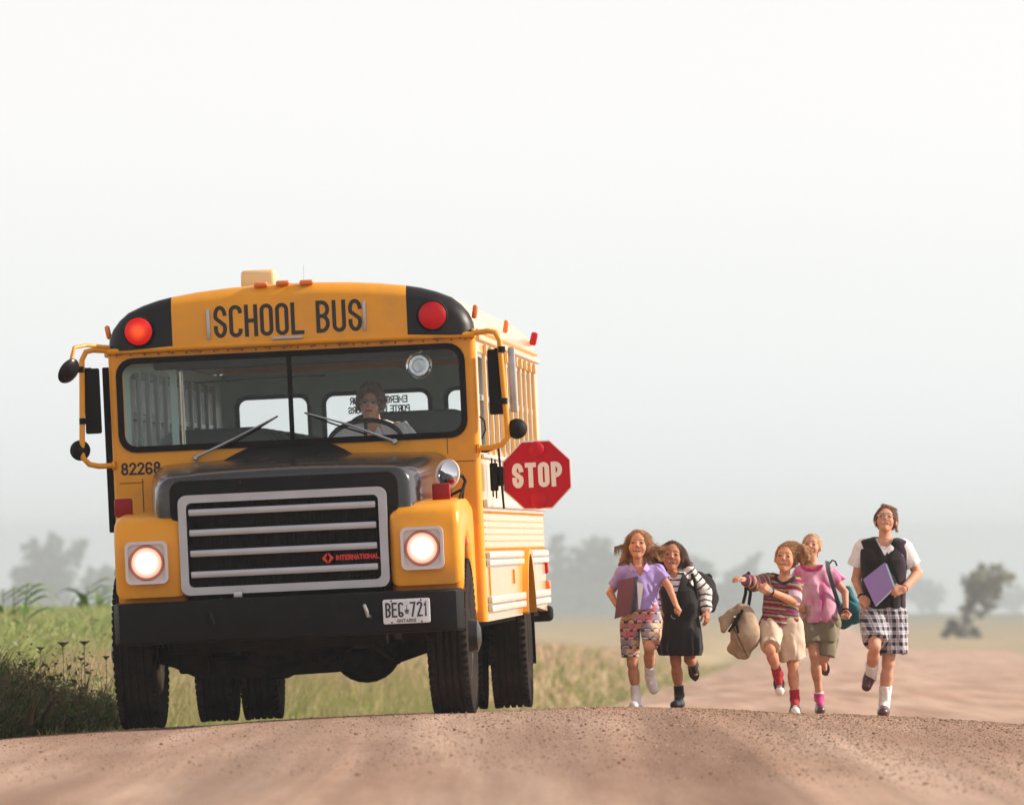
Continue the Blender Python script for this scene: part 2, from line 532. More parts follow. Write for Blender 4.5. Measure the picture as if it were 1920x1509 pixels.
# loose gravel lying on the road
def blobs(pts, sizes, cols_, name, material, fine=False):
    """one mesh of many little stones"""
    b = bmesh.new(); bmesh.ops.create_icosphere(b, subdivisions=1, radius=1)
    base = np.array([v.co[:] for v in b.verts]); fs = np.array([[v.index for v in f.verts] for f in b.faces]); b.free()
    if fine:      # grit: eight-sided crumbs
        base = np.array([(1, 0, 0), (-1, 0, 0), (0, 1, 0), (0, -1, 0), (0, 0, 1), (0, 0, -1)], float)
        fs = np.array([(0, 2, 4), (2, 1, 4), (1, 3, 4), (3, 0, 4), (2, 0, 5), (1, 2, 5), (3, 1, 5), (0, 3, 5)])
    n = len(pts); k = len(base)
    jit = 1 + rng.uniform(-.3, .3, (n, k, 1))
    sc = sizes[:, None, None] * np.stack([rng.uniform(.7, 1.4, n), rng.uniform(.7, 1.4, n), rng.uniform(.5, .9, n)], -1)[:, None, :]
    V = base[None] * jit * sc + pts[:, None, :]
    F = fs[None] + (np.arange(n) * k)[:, None, None]
    C = np.repeat(cols_, k, 0)
    return np_mesh(name, V.reshape(-1, 3), F.reshape(-1, 3), material, col=C)
M_stone = mat('stone', rough=.95, spec=.2, attr=True, var=.25, vscale=60)
n = 24000
gy = 40 + 28 * rng.random(n) ** .75
band = np.where(rng.random(n) < .75, np.select([rng.random(n) < .33, rng.random(n) < .6], [1.9 + .55 * rng.normal(size=n), 3.4 + .6 * rng.normal(size=n)], .35 + .6 * rng.normal(size=n)), rng.uniform(-4.2, 4.4, n))
gs = np.clip(band, -4.4, 4.6)
gx = gs + xc(gy)
k_ = rng.random(n) < .22      # some of the stones gathered along the crest and darkened into a band
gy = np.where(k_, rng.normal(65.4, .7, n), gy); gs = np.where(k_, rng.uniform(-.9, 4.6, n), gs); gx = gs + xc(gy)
sz = np.clip(.0026 * np.exp(rng.normal(size=n) * .62), .0014, .0105)
gz = ground_z(gx, gy) + .004 + sz * .25
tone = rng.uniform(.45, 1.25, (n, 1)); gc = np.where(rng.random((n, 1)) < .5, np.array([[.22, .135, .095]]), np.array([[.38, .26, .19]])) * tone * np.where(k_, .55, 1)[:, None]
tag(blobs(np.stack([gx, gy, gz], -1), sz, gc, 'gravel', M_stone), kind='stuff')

n = 90000
gy = 40 + 27.5 * rng.random(n) ** .6
gs = np.clip(np.where(rng.random(n) < .6, np.select([rng.random(n) < .3, rng.random(n) < .6], [1.9 + .8 * rng.normal(size=n), 3.3 + .8 * rng.normal(size=n)], .2 + .9 * rng.normal(size=n)), rng.uniform(-4.0, 4.4, n)), -4.1, 4.6)
gx = gs + xc(gy); sz = np.clip(.0022 * np.exp(rng.normal(size=n) * .5), .0012, .0065)
gc = np.array([[.36, .235, .17]]) * rng.uniform(.35, 1.45, (n, 1))
tag(blobs(np.stack([gx, gy, ground_z(gx, gy) + .004 + sz * .3], -1), sz, gc, 'road_grit', M_stone, True), kind='stuff')
# ------------------------------------------------------------------ the school bus
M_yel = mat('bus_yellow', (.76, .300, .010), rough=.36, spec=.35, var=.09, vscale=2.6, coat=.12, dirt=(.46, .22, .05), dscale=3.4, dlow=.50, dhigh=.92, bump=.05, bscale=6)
M_yel2 = mat('bus_yellow_side', (.82, .47, .12), rough=.3, coat=.9, var=.08, vscale=3, dirt=(.62, .45, .28), dscale=2.0, dlow=.40, dhigh=.8)  # chalky side paint, base colour lightened to carry the sun's glare
M_blk = mat('gloss_black_paint', (.010, .008, .008), rough=.27, spec=.22, coat=.12, var=.2, dirt=(.045, .030, .024), dscale=2.8, dlow=.48, dhigh=.9)
M_mblk = mat('matt_black', (.006, .0055, .006), rough=.6, spec=.14, var=.2, dirt=(.016, .011, .009), dscale=6)
M_under = mat('chassis_grime', (.009, .007, .006), rough=.85, spec=.1, var=.3, dirt=(.028, .017, .012), dscale=7)
M_rub = mat('rubber', (.008, .007, .007), rough=.7, spec=.15)
M_tyre = mat('tyre_rubber', (.012, .010, .009), rough=.9, spec=.12, bump=.3, bscale=40, dirt=(.045, .030, .022), dscale=5, dlow=.4, dhigh=.85)
M_silver = mat('silver_paint', (.42, .42, .45), rough=.36, metal=.6, var=.08, vscale=6)
M_chrome = mat('chrome', (.8, .8, .82), rough=.07, metal=1.0)
M_alu = mat('dull_aluminium', (.42, .42, .44), rough=.45, metal=.8, var=.15, vscale=9)
M_rail = mat('scuffed_rail', (.58, .53, .49), rough=.35, coat=.4, var=.18, vscale=5, dirt=(.8, .55, .25), dscale=4, dlow=.5, dhigh=.7)
M_mint = mat('mint_lining', (.50, .60, .56), rough=.45, var=.06)
M_door = mat('mint_door_frame', (.42, .58, .54), rough=.45, var=.05)
M_seat = mat('seat_vinyl', (.05, .06, .057), rough=.5, bump=.2, bscale=60)
M_glass = glass_mat('window_glass', (.97, .98, .98), .55)
M_wsglass = glass_mat('windscreen_glass', (.95, .965, .965), .42)
M_bezel = mat('headlight_bezel', (.62, .55, .54), rough=.5, var=.06)
M_amber = mat('amber_lens', (.75, .16, .015), rough=.18, coat=.4)
M_red = mat('red_lens', (.46, .004, .016), rough=.35, spec=.2)
M_dred = mat('dull_red_lens', (.28, .006, .008), rough=.3, spec=.2)
M_signred = mat('sign_red', (.44, .004, .018), rough=.5, spec=.15, var=.05)
M_white = mat('sign_white', (.74, .68, .66), rough=.6)
M_ink = mat('black_lettering', (.012, .011, .012), rough=.5)
M_plate = mat('plate_white', (.70, .69, .72), rough=.45, dirt=(.45, .42, .42), dscale=12, dlow=.5, dhigh=.9)
M_pink = mat('plate_ink', (.02, .022, .035), rough=.5)
M_logo = mat('logo_red', (.62, .03, .02), rough=.5)

M_mblk2 = mat('satin_black', (.010, .0085, .010), rough=.4, spec=.22, var=.2)
M_hood = mat('hood_black', (.010, .008, .008), rough=.24, spec=.5, coat=.5, var=.2, dirt=(.035, .024, .02), dscale=2.2, dlow=.55, dhigh=1.0)
M_ring = mat('lamp_ring', (.50, .17, .12), rough=.35)
def lamp_mat(name, c_in, c_out, s_in, s_out, r):
    m = bpy.data.materials.new(name); m.use_nodes = True
    N = m.node_tree.nodes; L = m.node_tree.links; p = N['Principled BSDF']
    p.inputs['Base Color'].default_value = (*[c * .3 for c in c_out], 1); p.inputs['Roughness'].default_value = .35; p.inputs['Specular IOR Level'].default_value = .25
    tc = N.new('ShaderNodeTexCoord'); vl = N.new('ShaderNodeVectorMath'); vl.operation = 'LENGTH'
    L.new(tc.outputs['Object'], vl.inputs[0])
    mr = N.new('ShaderNodeMapRange'); mr.interpolation_type = 'SMOOTHSTEP'
    mr.inputs['From Min'].default_value = 0; mr.inputs['From Max'].default_value = r
    L.new(vl.outputs['Value'], mr.inputs[0])
    mx = N.new('ShaderNodeMix'); mx.data_type = 'RGBA'
    mx.inputs['A'].default_value = (*[c * s_in for c in c_in], 1); mx.inputs['B'].default_value = (*[c * s_out for c in c_out], 1)
    L.new(mr.outputs[0], mx.inputs['Factor']); L.new(mx.outputs['Result'], p.inputs['Emission Color'])
    p.inputs['Emission Strength'].default_value = 1
    return m
M_hlamp = lamp_mat('lit_headlight', (1, .96, .88), (1, .42, .24), 2.2, .55, .112)
M_wlampL = lamp_mat('lit_warning_lens', (1, .16, .02), (1, .006, .010), 1.3, .34, .085)
M_wlampR = lamp_mat('dim_warning_lens', (1, .012, .02), (.8, .004, .012), .26, .17, .1)

bus = empty('school_bus', (-1.384, 59.1, -1.197))
bus.rotation_euler = (Matrix.Rotation(R(-2.82), 3, 'Z') @ Matrix.Rotation(R(-2.7), 3, 'Y')).to_euler()
tag(bus, 'yellow school bus with black hood, lit headlights and red STOP arm swung out', 'school bus')
fr = lambda y: (lambda u, v, d=0: (u, y + d, v))            # front-facing plane at depth y
side = lambda x, s: (lambda u, v, d=0: (x + s * d, u, v))     # side plane
CX = .03            # the front clip sits a touch to the right

# ---- body shell
WSX0, WSX1, WSZ0, WSZ1 = -1.135, 1.112, 1.825, 2.385
ws_hole = rrect(WSX0, WSX1, WSZ0, WSZ1, .09)
b = MB()
b.plate([(-1.17, .58), (1.17, .58), (1.17, 2.47), (-1.17, 2.47)], [ws_hole], lambda u, v, d: (u, .90 + d, v), (0, .02))
for s in (-1, 1):
    ring = lambda z: [(s * (1.17 + .043 * math.sin(R(a))), .943 - .043 * math.cos(R(a)), z) for a in range(0, 91, 15)] + [(s * 1.19, .945, z), (s * 1.17, .92, z)]
    b.loft([ring(.58), ring(2.47)])
b.tube([(-1.21, .875, 2.468), (-.6, .862, 2.472), (0, .86, 2.474), (.6, .862, 2.472), (1.21, .875, 2.468)], .02, 8)
M_seam = mat('panel_gap', (.16, .075, .02), rough=.8)
M_rust = mat('rusty_edge', (.22, .085, .03), rough=.9, var=.4, vscale=30)
b.mi = 1          # panel gaps
b.box((-1.02, .899, 1.46), (.006, .004, .33)); b.box((-1.09, .899, 1.60), (.16, .004, .005)); b.box((1.10, .899, 1.64), (.16, .004, .005)); b.box((1.0, .899, 1.75), (.005, .004, .11))
for k in range(15): b.box((-1.12 + .16 * k, .845, 2.445), (.016, .05, .006))
b.mi = 2          # rust spots and rivets along the drip rail
for x in (-1.14, -.62, -.35, -.05, .35, .62, .98): b.box((x, .846, 2.448), (.07 if abs(x) < 1 else .03, .012, .012), .003)
for k in range(26): b.lathe([(.007, 0), (.005, .003), (.001, .004)], (-1.15 + .092 * k, .8875, 2.44), (0, -1, 0), 6)
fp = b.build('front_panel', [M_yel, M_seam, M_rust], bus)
# black rubber round the windscreen, the centre post, the glass
b = MB()
b.plate(rrect(WSX0 - .028, WSX1 + .028, WSZ0 - .028, WSZ1 + .035, .115), [rrect(WSX0 + .012, WSX1 - .012, WSZ0 + .012, WSZ1 - .004, .08)], fr(.885), (0, .03))
b.box((-.018, .9, (WSZ0 + WSZ1) / 2), (.03, .03, WSZ1 - WSZ0 + .02), .004)
b.build('windscreen_seal', M_rub, bus)
for x0, x1 in ((WSX0, -.02), (-.016, WSX1)):
    b = MB(); b.box2((x0 + .005, .907, WSZ0), (x1 - .005, .913, WSZ1)); b.build('windscreen_pane', M_wsglass, bus)

# ---- roof and front cap
half = [(1.213, 2.47), (1.203, 2.55), (1.175, 2.615), (1.13, 2.672), (1.07, 2.722), (.97, 2.765), (.87, 2.795), (.775, 2.814), (.6, 2.838), (.4, 2.855), (.2, 2.864)]
prof_r = half + [(0, 2.867)] + [(-x, z) for x, z in half[::-1]]
def inset(d):
    k = (1.213 - d) / 1.213
    return [(x * k if abs(abs(x) - .775) > .01 else x, 2.47 + (z - 2.47) * (1 - d / .397)) for x, z in prof_r]
b = MB()
n = len(prof_r)
rings = [(.852, .085), (.872, .055), (.905, .018), (.95, .004), (1.02, 0), (9.45, 0), (9.52, .02), (9.55, .06)]
vs = []
for y, d in rings:
    vs += [(x, y, z) for x, z in inset(d)]
for i in range(len(rings) - 1):
    for k in range(n - 1):
        xm = (prof_r[k][0] + prof_r[k + 1][0]) / 2
        b.mi = 1 if (abs(xm) > .775 and i < 4) else (0 if i < 4 else 2)
        b.add([vs[i * n + k], vs[(i + 1) * n + k], vs[(i + 1) * n + k + 1], vs[i * n + k + 1]], [[0, 1, 2, 3]])
f0 = vs[:n]; iL = [k for k in range(n) if abs(prof_r[k][0] + .775) < .01][0]; iR = [k for k in range(n) if abs(prof_r[k][0] - .775) < .01][0]
zb = 2.47
b.mi = 1; b.add([(.775, .852, zb)] + [f0[k] for k in range(0, iR + 1)], [list(range(iR + 2))])
b.mi = 0; b.add([(-.775, .852, zb), (.775, .852, zb)] + [f0[k] for k in range(iR, iL + 1)], [list(range(iL - iR + 3))])
b.mi = 1; b.add([(-.775, .852, zb)] + [f0[k] for k in range(iL, n)], [list(range(n - iL + 1))])
b.mi = 0; b.add([vs[-n], vs[-1], (vs[-1][0], 9.55, 2.46), (vs[-n][0], 9.55, 2.46)], [[0, 1, 2, 3]])
b.add(vs[-n:], [list(range(n))[::-1]])
# weld
me_b = bmesh.new(); bv = [me_b.verts.new(p) for p in b.v]
for f, mi in zip(b.f, b.m):
    try: me_b.faces.new([bv[i] for i in f]).material_index = mi
    except ValueError: pass
bmesh.ops.remove_doubles(me_b, verts=list(me_b.verts), dist=1e-4)
bmesh.ops.recalc_face_normals(me_b, faces=list(me_b.faces))
me = bpy.data.meshes.new('roof'); me_b.to_mesh(me); me_b.free()
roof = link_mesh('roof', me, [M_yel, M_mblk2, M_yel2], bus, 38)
# roof ribs and gutter with rivets along both eaves
for s in (-1, 1):
    b = MB(); b.box((s * 1.226, 5.25, 2.452), (.03, 8.56, .035), .006)
    for i in range(58): b.box((s * 1.222, 1.05 + .147 * i, 2.50), (.018, .035, .02), .004)
    b.build('gutter', M_yel2, roof)

# ---- side walls, rails, windows
WIN = [(1.98 + .70 * i, 2.55 + .70 * i) for i in range(10)]
WZ0, WZ1 = 1.70, 2.36
def wall_outline():
    arc = [(6.3 + .63 * math.cos(R(a)), .40 + .63 * math.sin(R(a))) for a in range(163, 16, -7)]
    return [(.945, .58)] + arc + [(9.5, .58), (9.5, 2.465), (.945, 2.465)]
for s in (-1, 1):
    holes = [rrect(a, c, WZ0, WZ1, .035) for a, c in WIN]
    holes.append(rrect(1.12, 1.84, 1.70 if s > 0 else .70, WZ1, .035))
    b = MB(); b.plate(wall_outline(), holes, side(s * 1.213, -s), (0, .022))
    # riveted window posts stand proud of the wall
    for i in range(11):
        y = 1.91 + .70 * i
        b.box((s * 1.219, y, 2.04), (.016, .085, .72), .003)
        b.box((s * 1.226, y, 2.385), (.024, .10, .07), .004)
    w = b.build('side_wall', M_yel2, bus)
    b = MB()
    for z0, z1, o in ((1.33, 1.385, .03), (.993, 1.036, .03), (.943, .983, .03), (.695, .745, .032), (.64, .685, .032), (1.655, 1.685, .022)):
        for y0, y1 in (((.99, 5.64), (6.96, 9.49)) if z0 < 1.05 else ((.99, 9.49),)):
            b.box2((s * 1.214, y0, z0), (s * (1.214 + o), y1, z1), .008, 2)
    b.build('rub_rail', M_rail, w)
    b = MB()
    for z in (1.245, 1.20, 1.155, 1.11, 1.065):
        b.box2((s * 1.2135, 1.05, z - .004), (s * 1.2185, 9.45, z + .004))
    for i in range(60):
        for z in (1.052, 1.30):
            b.box((s * 1.217, 1.0 + .142 * i, z), (.01, .018, .018), .003)
    for y in (1.3,):
        b.box((s * 1.217, y, .84), (.012, .02, .19), .003)
    b.box((s * 1.219, 4.55, .86), (.014, .05, .10), .004)
    b.build('panel_seam', M_yel, w)
    # liner seen through the windscreen
    b = MB(); b.plate([(.96, .95), (9.5, .95), (9.5, 2.45), (.96, 2.45)], [rrect(a - .01, c + .01, WZ0 - .01, WZ1 + .01, .035) for a, c in WIN] + [rrect(1.11, 1.85, 1.69 if s > 0 else .97, WZ1 + .01, .035)], side(s * 1.188, -s), (0, .03))
    b.build('lining', M_mint, w)
    # wheel-arch flare
    b = MB()
    ro = [(6.3 + .655 * math.cos(R(a)), .40 + .655 * math.sin(R(a))) for a in range(18, 163, 8)]
    ri = [(6.3 + .615 * math.cos(R(a)), .40 + .615 * math.sin(R(a))) for a in range(162, 17, -8)]
    b.plate(ro + ri, [], side(s * 1.206, s), (0, .05))
    b.build('wheel_arch_flare', M_yel, bus)
# one window: aluminium frame, sash bar, glass
def window_frame(s, y0, y1):
    b = MB()
    b.plate(rrect(y0, y1, WZ0, WZ1, .033), [rrect(y0 + .03, y1 - .03, WZ0 + .03, 2.045, .02), rrect(y0 + .03, y1 - .03, 2.08, WZ1 - .03, .02)], side(s * 1.205, -s), (0, .025))
    b.box((s * 1.212, (y0 + y1) / 2 - .12, 2.062), (.014, .04, .03), .004)
    return b
fr0, pn0 = {}, {}
for s in (-1, 1):
    for i, (a, c) in enumerate(WIN):
        if i == 0:
            f = window_frame(s, a, c).build('side_window', M_alu, bus)
            p_ = MB(); p_.box2((s * 1.196, a + .02, WZ0 + .02), (s * 1.192, c - .02, WZ1 - .02)); p = p_.build('window_pane', M_glass, f)
            fr0[s] = f
        else:
            f = copy_tree(fr0[s], bus); f.location.y += .70 * i
    if s > 0:
        f = window_frame(s, 1.12, 1.84).build('driver_window', M_alu, bus)
        p_ = MB(); p_.box2((s * 1.196, 1.14, WZ0 + .02), (s * 1.192, 1.82, WZ1 - .02)); p_.build('window_pane', M_glass, f)
# open entry door on the kerb side: leaf folded in, facing forward, and the outer rubber edge
b = MB(); b.plate(rrect(-1.15, -.80, .72, 2.37, .03), [rrect(-1.115, -.845, 1.30, 2.335, .05)], fr(1.32), (0, .035))
d = b.build('entry_door', M_door, bus)
b = MB(); b.box2((-1.12, 1.335, 1.29), (-.84, 1.34, 2.34)); b.build('door_glass', M_glass, d)
b = MB(); b.box2((-1.262, .985, 1.28), (-1.216, 1.03, 2.37), .008); b.build('door_edge_rubber', M_rub, d)
# ---- rear wall with three windows and the emergency door
rw = [rrect(-1.04, -.51, 1.62, 2.275, .07), rrect(-.385, .40, 1.72, 2.275, .07), rrect(.535, 1.05, 1.62, 2.275, .07)]
b = MB(); b.plate([(-1.205, .58), (1.205, .58), (1.205, 2.465), (-1.205, 2.465)], rw, fr(9.50), (0, .045)); wr = b.build('rear_wall', M_yel2, bus)
b = MB(); b.plate([(-1.18, .95), (1.18, .95), (1.18, 2.46), (-1.18, 2.46)], rw, fr(9.46), (0, .03))
b.box2((-.50, 9.445, .96), (-.475, 9.465, 2.40)); b.box2((.48, 9.445, .96), (.505, 9.465, 2.40)); b.box2((-.475, 9.445, 2.375), (.48, 9.465, 2.40))
b.build('lining', M_mint, wr)
b = MB()
for h in rw:
    xs = [p[0] for p in h]; zs = [p[1] for p in h]
    b.plate(rrect(min(xs) - .022, max(xs) + .022, min(zs) - .022, max(zs) + .022, .09), [rrect(min(xs) + .01, max(xs) - .01, min(zs) + .01, max(zs) - .01, .06)], fr(9.445), (0, .012))
b.build('window_seal', M_rub, wr)
for h in rw:
    xs = [p[0] for p in h]; zs = [p[1] for p in h]
    b = MB(); b.box2((min(xs) - .01, 9.515, min(zs) - .01), (max(xs) + .01, 9.52, max(zs) + .01)); b.build('rear_window', M_glass, bus)
b = MB()
text(b, 'EMERGENCY DOOR', -.20, .235, 2.195, 2.25, .0095, fr(9.512), mirror=True)
text(b, 'PORTE DE SECOURS', -.215, .25, 2.125, 2.18, .0095, fr(9.512), mirror=True)
b.build('door_lettering', M_ink, bus, None)
# ---- ceiling, floor, seats, dash
b = MB()
secs = []
for y in (1.0, 9.48):
    k = .965
    top = [(x * k, y, 2.46 + (z - 2.47) * .93) for x, z in prof_r]
    secs.append(top + [(x * k, y, z + .015) for x, _, z in [(p[0] / k, 0, p[2]) for p in top[::-1]]])
b.loft(secs, cap=False); b.build('ceiling', M_mint, bus)
b = MB(); b.box2((-1.18, .93, .90), (1.18, 9.49, .95)); b.box2((.0, .93, .95), (1.17, 1.25, 1.70), .05); b.build('floor', M_mblk, bus)
b = MB(); b.box2((-1.10, .95, 1.62), (1.16, 1.2, 1.79), .04); b.box2((.20, 1.0, 1.70), (.8, 1.22, 1.83), .05); b.build('dashboard', M_mblk, bus)
b = MB(); b.box2((-.95, 1.3, 2.34), (1.05, 1.75, 2.43), .02); b.build('header_panel', M_seat, bus)
def seat(x0, x1, y, ztop):
    b = MB(); b.prism(rrect(x0, x1, 1.25, ztop, .17, 8), fr(y), 0, .13, .045, 3)
    b.box2((x0 + .01, y - .42, 1.22), (x1 - .01, y + .1, 1.38), .05)
    b.tube([(x0 + .1, y - .3, .95), (x0 + .1, y - .3, 1.25)], .016, 6); b.tube([(x1 - .1, y - .3, .95), (x1 - .1, y - .3, 1.25)], .016, 6)
    return b
sp = None
for i in range(9):
    for x0, x1 in ((-1.12, -.27), (.30, 1.14)):
        if x0 < 0 or i > 0:
            zt = 1.965 if x0 < 0 else 1.99
            o = seat(x0, x1, 3.0 + .70 * i, zt).build('passenger_seat', M_seat, bus)
b = MB(); b.prism(rrect(.19, 1.13, 1.1, 2.015, .2, 8), fr(2.55), 0, .06, .02, 3); b.build('driver_barrier', M_seat, bus)
b = MB(); b.prism(rrect(.22, .68, 1.3, 1.93, .12, 6), fr(2.28), 0, .12, .04, 3); b.box2((.22, 1.85, 1.2), (.68, 2.35, 1.34), .05); b.box2((.35, 1.95, .95), (.55, 2.2, 1.2), .03)
b.build('driver_seat', M_seat, bus)
# steering wheel, tilted
SWC = Vector((.42, 1.52, 1.80)); swr = Matrix.Rotation(R(38), 3, 'X')
b = MB(); ring = []
for k in range(41):
    a = 2 * math.pi * k / 40
    ring.append(SWC + swr @ Vector((.245 * math.cos(a), .245 * math.sin(a), 0)))
b.tube(ring, .0165, 8, False)
for a in (90, 210, 330):
    b.tube([SWC + swr @ Vector((.24 * math.cos(R(a)), .24 * math.sin(R(a)), 0)), SWC + swr @ Vector((0, 0, -.05))], .014, 6)
b.tube([SWC + swr @ Vector((0, 0, 0)), SWC + swr @ Vector((0, 0, -.1)), (.42, 1.2, 1.5)], .045, 10)
b.build('steering_wheel', M_mblk, bus)
# fan behind the glass and interior grab rail
b = MB()
fc = Vector((.83, 1.12, 2.285)); fax = Vector((-.25, -1, .05)).normalized()
b.lathe([(.001, -.02), (.04, -.018), (.075, -.006), (.088, .012), (.09, .02), (.084, .016), (.07, .004), (.04, -.006), (.022, -.004), (.02, .012), (.001, .018)], fc, fax, 32)
for r_ in (.045, .068): b.lathe([(r_ - .002, .018), (r_, .021), (r_ + .002, .018)], fc, fax, 28)
b.lathe([(.001, .0), (.03, -.02), (.03, -.08), (.001, -.09)], fc, fax, 16)
b.tube([fc - fax * .08, (.84, 1.2, 2.45)], .012, 6)
b.build('dash_fan', M_chrome, bus)
b = MB(); b.tube([(-.75, 1.9, 2.26), (-.2, 1.9, 2.27), (.15, 1.9, 2.27)], .009, 6); b.tube([(-.78, 1.45, 1.0), (-.78, 1.45, 2.35)], .014, 6); b.build('grab_rail', M_chrome, bus)

# ---- signs and lamps on the cap
b = MB()
text(b, 'SCHOOL', -.498, .098, 2.523, 2.735, .0255, fr(.8495), gap=.62)
text(b, 'BUS', .178, .480, 2.526, 2.738, .0255, fr(.8495), gap=.62)
b.build('roof_lettering', M_ink, bus, None)
for (x0, x1, z0, z1) in ((-.545, -.522, 2.52, 2.715), (.487, .507, 2.525, 2.72), (-.115, .085, 2.496, 2.514)):
    b = MB(); b.box2((x0, .834, z0), (x1, .851, z1), .004)
    b.build('sign_bracket', M_alu, bus)
for x, z, m in ((-.995, 2.592, M_wlampL), (.945, 2.604, M_wlampR)):
    b = MB(); b.lathe([(.098, 0), (.104, .012), (.098, .03), (.094, .03)], (0, .012, 0), (0, -1, 0), 36)
    hood_ = b.build('warning_lamp', M_mblk, bus); hood_.location = (x, .84, z)
    b = MB(); b.lathe([(.093, 0), (.09, .02), (.075, .033), (.05, .042), (.02, .046), (.001, .047)], (0, 0, 0), (0, -1, 0), 36)
    b.build('lamp_lens', m, hood_)
amb = None
for x, y, z, rz in ((-.18, .90, 2.862, 0), (-.035, .90, 2.866, 0), (.122, .90, 2.863, 0), (-1.212, 1.02, 2.60, 80), (1.215, 1.02, 2.62, -80), (1.225, 4.9, 2.61, -80)):
    b = MB(); b.box((0, 0, 0), (.092, .05, .034), .014, 3)
    o = b.build('marker_lamp', M_amber, bus, 60); o.location = (x, y, z); o.rotation_euler = (0, R(rz), 0)
b = MB(); b.box((0, 0, 0), (.10, .06, .05), .016, 3); o = b.build('marker_lamp', M_red, bus, 60); o.location = (1.215, 9.3, 2.62); o.rotation_euler = (0, R(-75), 0)
b = MB(); b.box((0, 0, 0), (.232, .30, .13), .03, 3); o = b.build('roof_hatch', M_yel2, bus, 60); o.location = (-.262, 1.9, 2.925)
b = MB(); b.tube([(0, 0, 0), (0, 0, .045)], .012, 8); b.tube([(0, 0, .04), (.004, 0, .17)], .0012, 5); o = b.build('antenna', M_alu, bus); o.location = (-.002, 2.4, 2.86)

# ---- fleet number on the cowl
b = MB(); text(b, '82268', -1.158, -.895, 1.651, 1.734, .0145, fr(.8985), gap=.5); b.build('fleet_number', M_ink, bus, None)

# ---- hood (loft), front face, cowl vent
def hood_sec(y, w, zt, zb=1.30, r=.115, crown=.022):
    pts = [(-w, zb), (-w - .004, (zb + zt) / 2 - .05)]
    for i in range(8):
        a = R(180 - 90 * i / 7); pts.append((-w + r + r * math.cos(a) * 1.0, zt - r + r * math.sin(a)))
    for i in range(1, 8):
        t = i / 8; x = (-w + r) * (1 - t) + (w - r) * t
        pts.append((x, zt + crown * (1 - (2 * t - 1) ** 2)))
    pts += [(-p[0], p[1]) for p in pts[:10][::-1]]
    return [(x + CX, y, z) for x, z in pts]
b = MB()
b.loft([hood_sec(-.735, .765, 1.575, r=.08), hood_sec(-.725, .795, 1.598, r=.09), hood_sec(-.70, .818, 1.612), hood_sec(-.3, .868, 1.643, r=.125), hood_sec(.2, .925, 1.675, r=.13), hood_sec(.6, .965, 1.70, r=.13), hood_sec(.895, .985, 1.71, r=.12)])
hood = b.build('hood', M_hood, bus, 50)
b = MB(); b.prism(rrect(-.705, .765, 1.30, 1.582, .075, 6), fr(-.757), 0, .03, .012, 2)
b.box((-.25, -.76, 1.555), (.018, .03, .02), .003); b.box((.2, -.76, 1.56), (.01, .03, .02), .003)
b.build('hood_front', M_mblk, hood)
b = MB()
b.loft([[(-.46, .62, 1.70), (.40, .62, 1.70), (.40, .62, 1.715), (-.46, .62, 1.715)], [(-.42, .72, 1.70), (.36, .72, 1.70), (.33, .72, 1.755), (-.39, .72, 1.755)], [(-.40, .884, 1.70), (.34, .884, 1.70), (.235, .884, 1.80), (-.30, .884, 1.80)]])
b.build('cowl_vent', M_mblk2, bus, 40)

# ---- grille
b = MB()
GX0, GX1, GZ0, GZ1 = -.648, .688, .846, 1.486
b.plate(rrect(GX0, GX1, GZ0, GZ1, .055), [rrect(GX0 + .052, GX1 - .052, GZ0 + .05, GZ1 - .05, .035)], fr(-.83), (0, .075))
bb = bmesh.new(); bv = [bb.verts.new(p) for p in b.v]
for f in b.f: bb.faces.new([bv[i] for i in f])
bmesh.ops.bevel(bb, geom=[e for e in bb.edges if len(e.link_faces) == 2 and e.calc_face_angle(0) > 1.2], offset=.012, segments=2, affect='EDGES')
b = MB(); b.bm(bb)
grille = b.build('grille', M_silver, bus, 40)
for z in (1.352, 1.222, 1.09, .955):
    b = MB(); b.box2((GX0 + .066, -.832, z), (GX1 - .07, -.79, z + .044), .008)
    b.build('grille_bar', M_silver, grille)
b = MB(); b.box2((GX0 + .02, -.775, GZ0 + .02), (GX1 - .02, -.74, GZ1 - .02))
for i in range(46):
    b.box((GX0 + .06 + i * .0273, -.782, 1.166), (.004, .012, .55))
for x in (-.02, .42): b.box((x, -.785, 1.166), (.03, .02, .55))
b.box((.03, -.80, .93), (.006, .01, .08)); b.box((.025, -.81, .905), (.05, .012, .008))
b.build('grille_mesh', M_mblk, grille)
b = MB()
text(b, 'INTERNATIONAL', .348, .628, 1.028, 1.062, .0075, fr(-.81), gap=.45)
dc = (.297, 1.044)
for s in (-1, 1):
    b.add([fr(-.81)(dc[0] + s * .004, dc[1] + .036), fr(-.81)(dc[0] + s * .039, dc[1]), fr(-.81)(dc[0] + s * .004, dc[1] - .036), fr(-.81)(dc[0] + s * .004, dc[1] - .012), fr(-.81)(dc[0] + s * .012, dc[1] - .008), fr(-.81)(dc[0] + s * .012, dc[1] + .012), fr(-.81)(dc[0] + s * .004, dc[1] + .016)], [[0, 1, 2, 3, 4, 5, 6]])
b.build('grille_emblem', M_logo, grille, None)

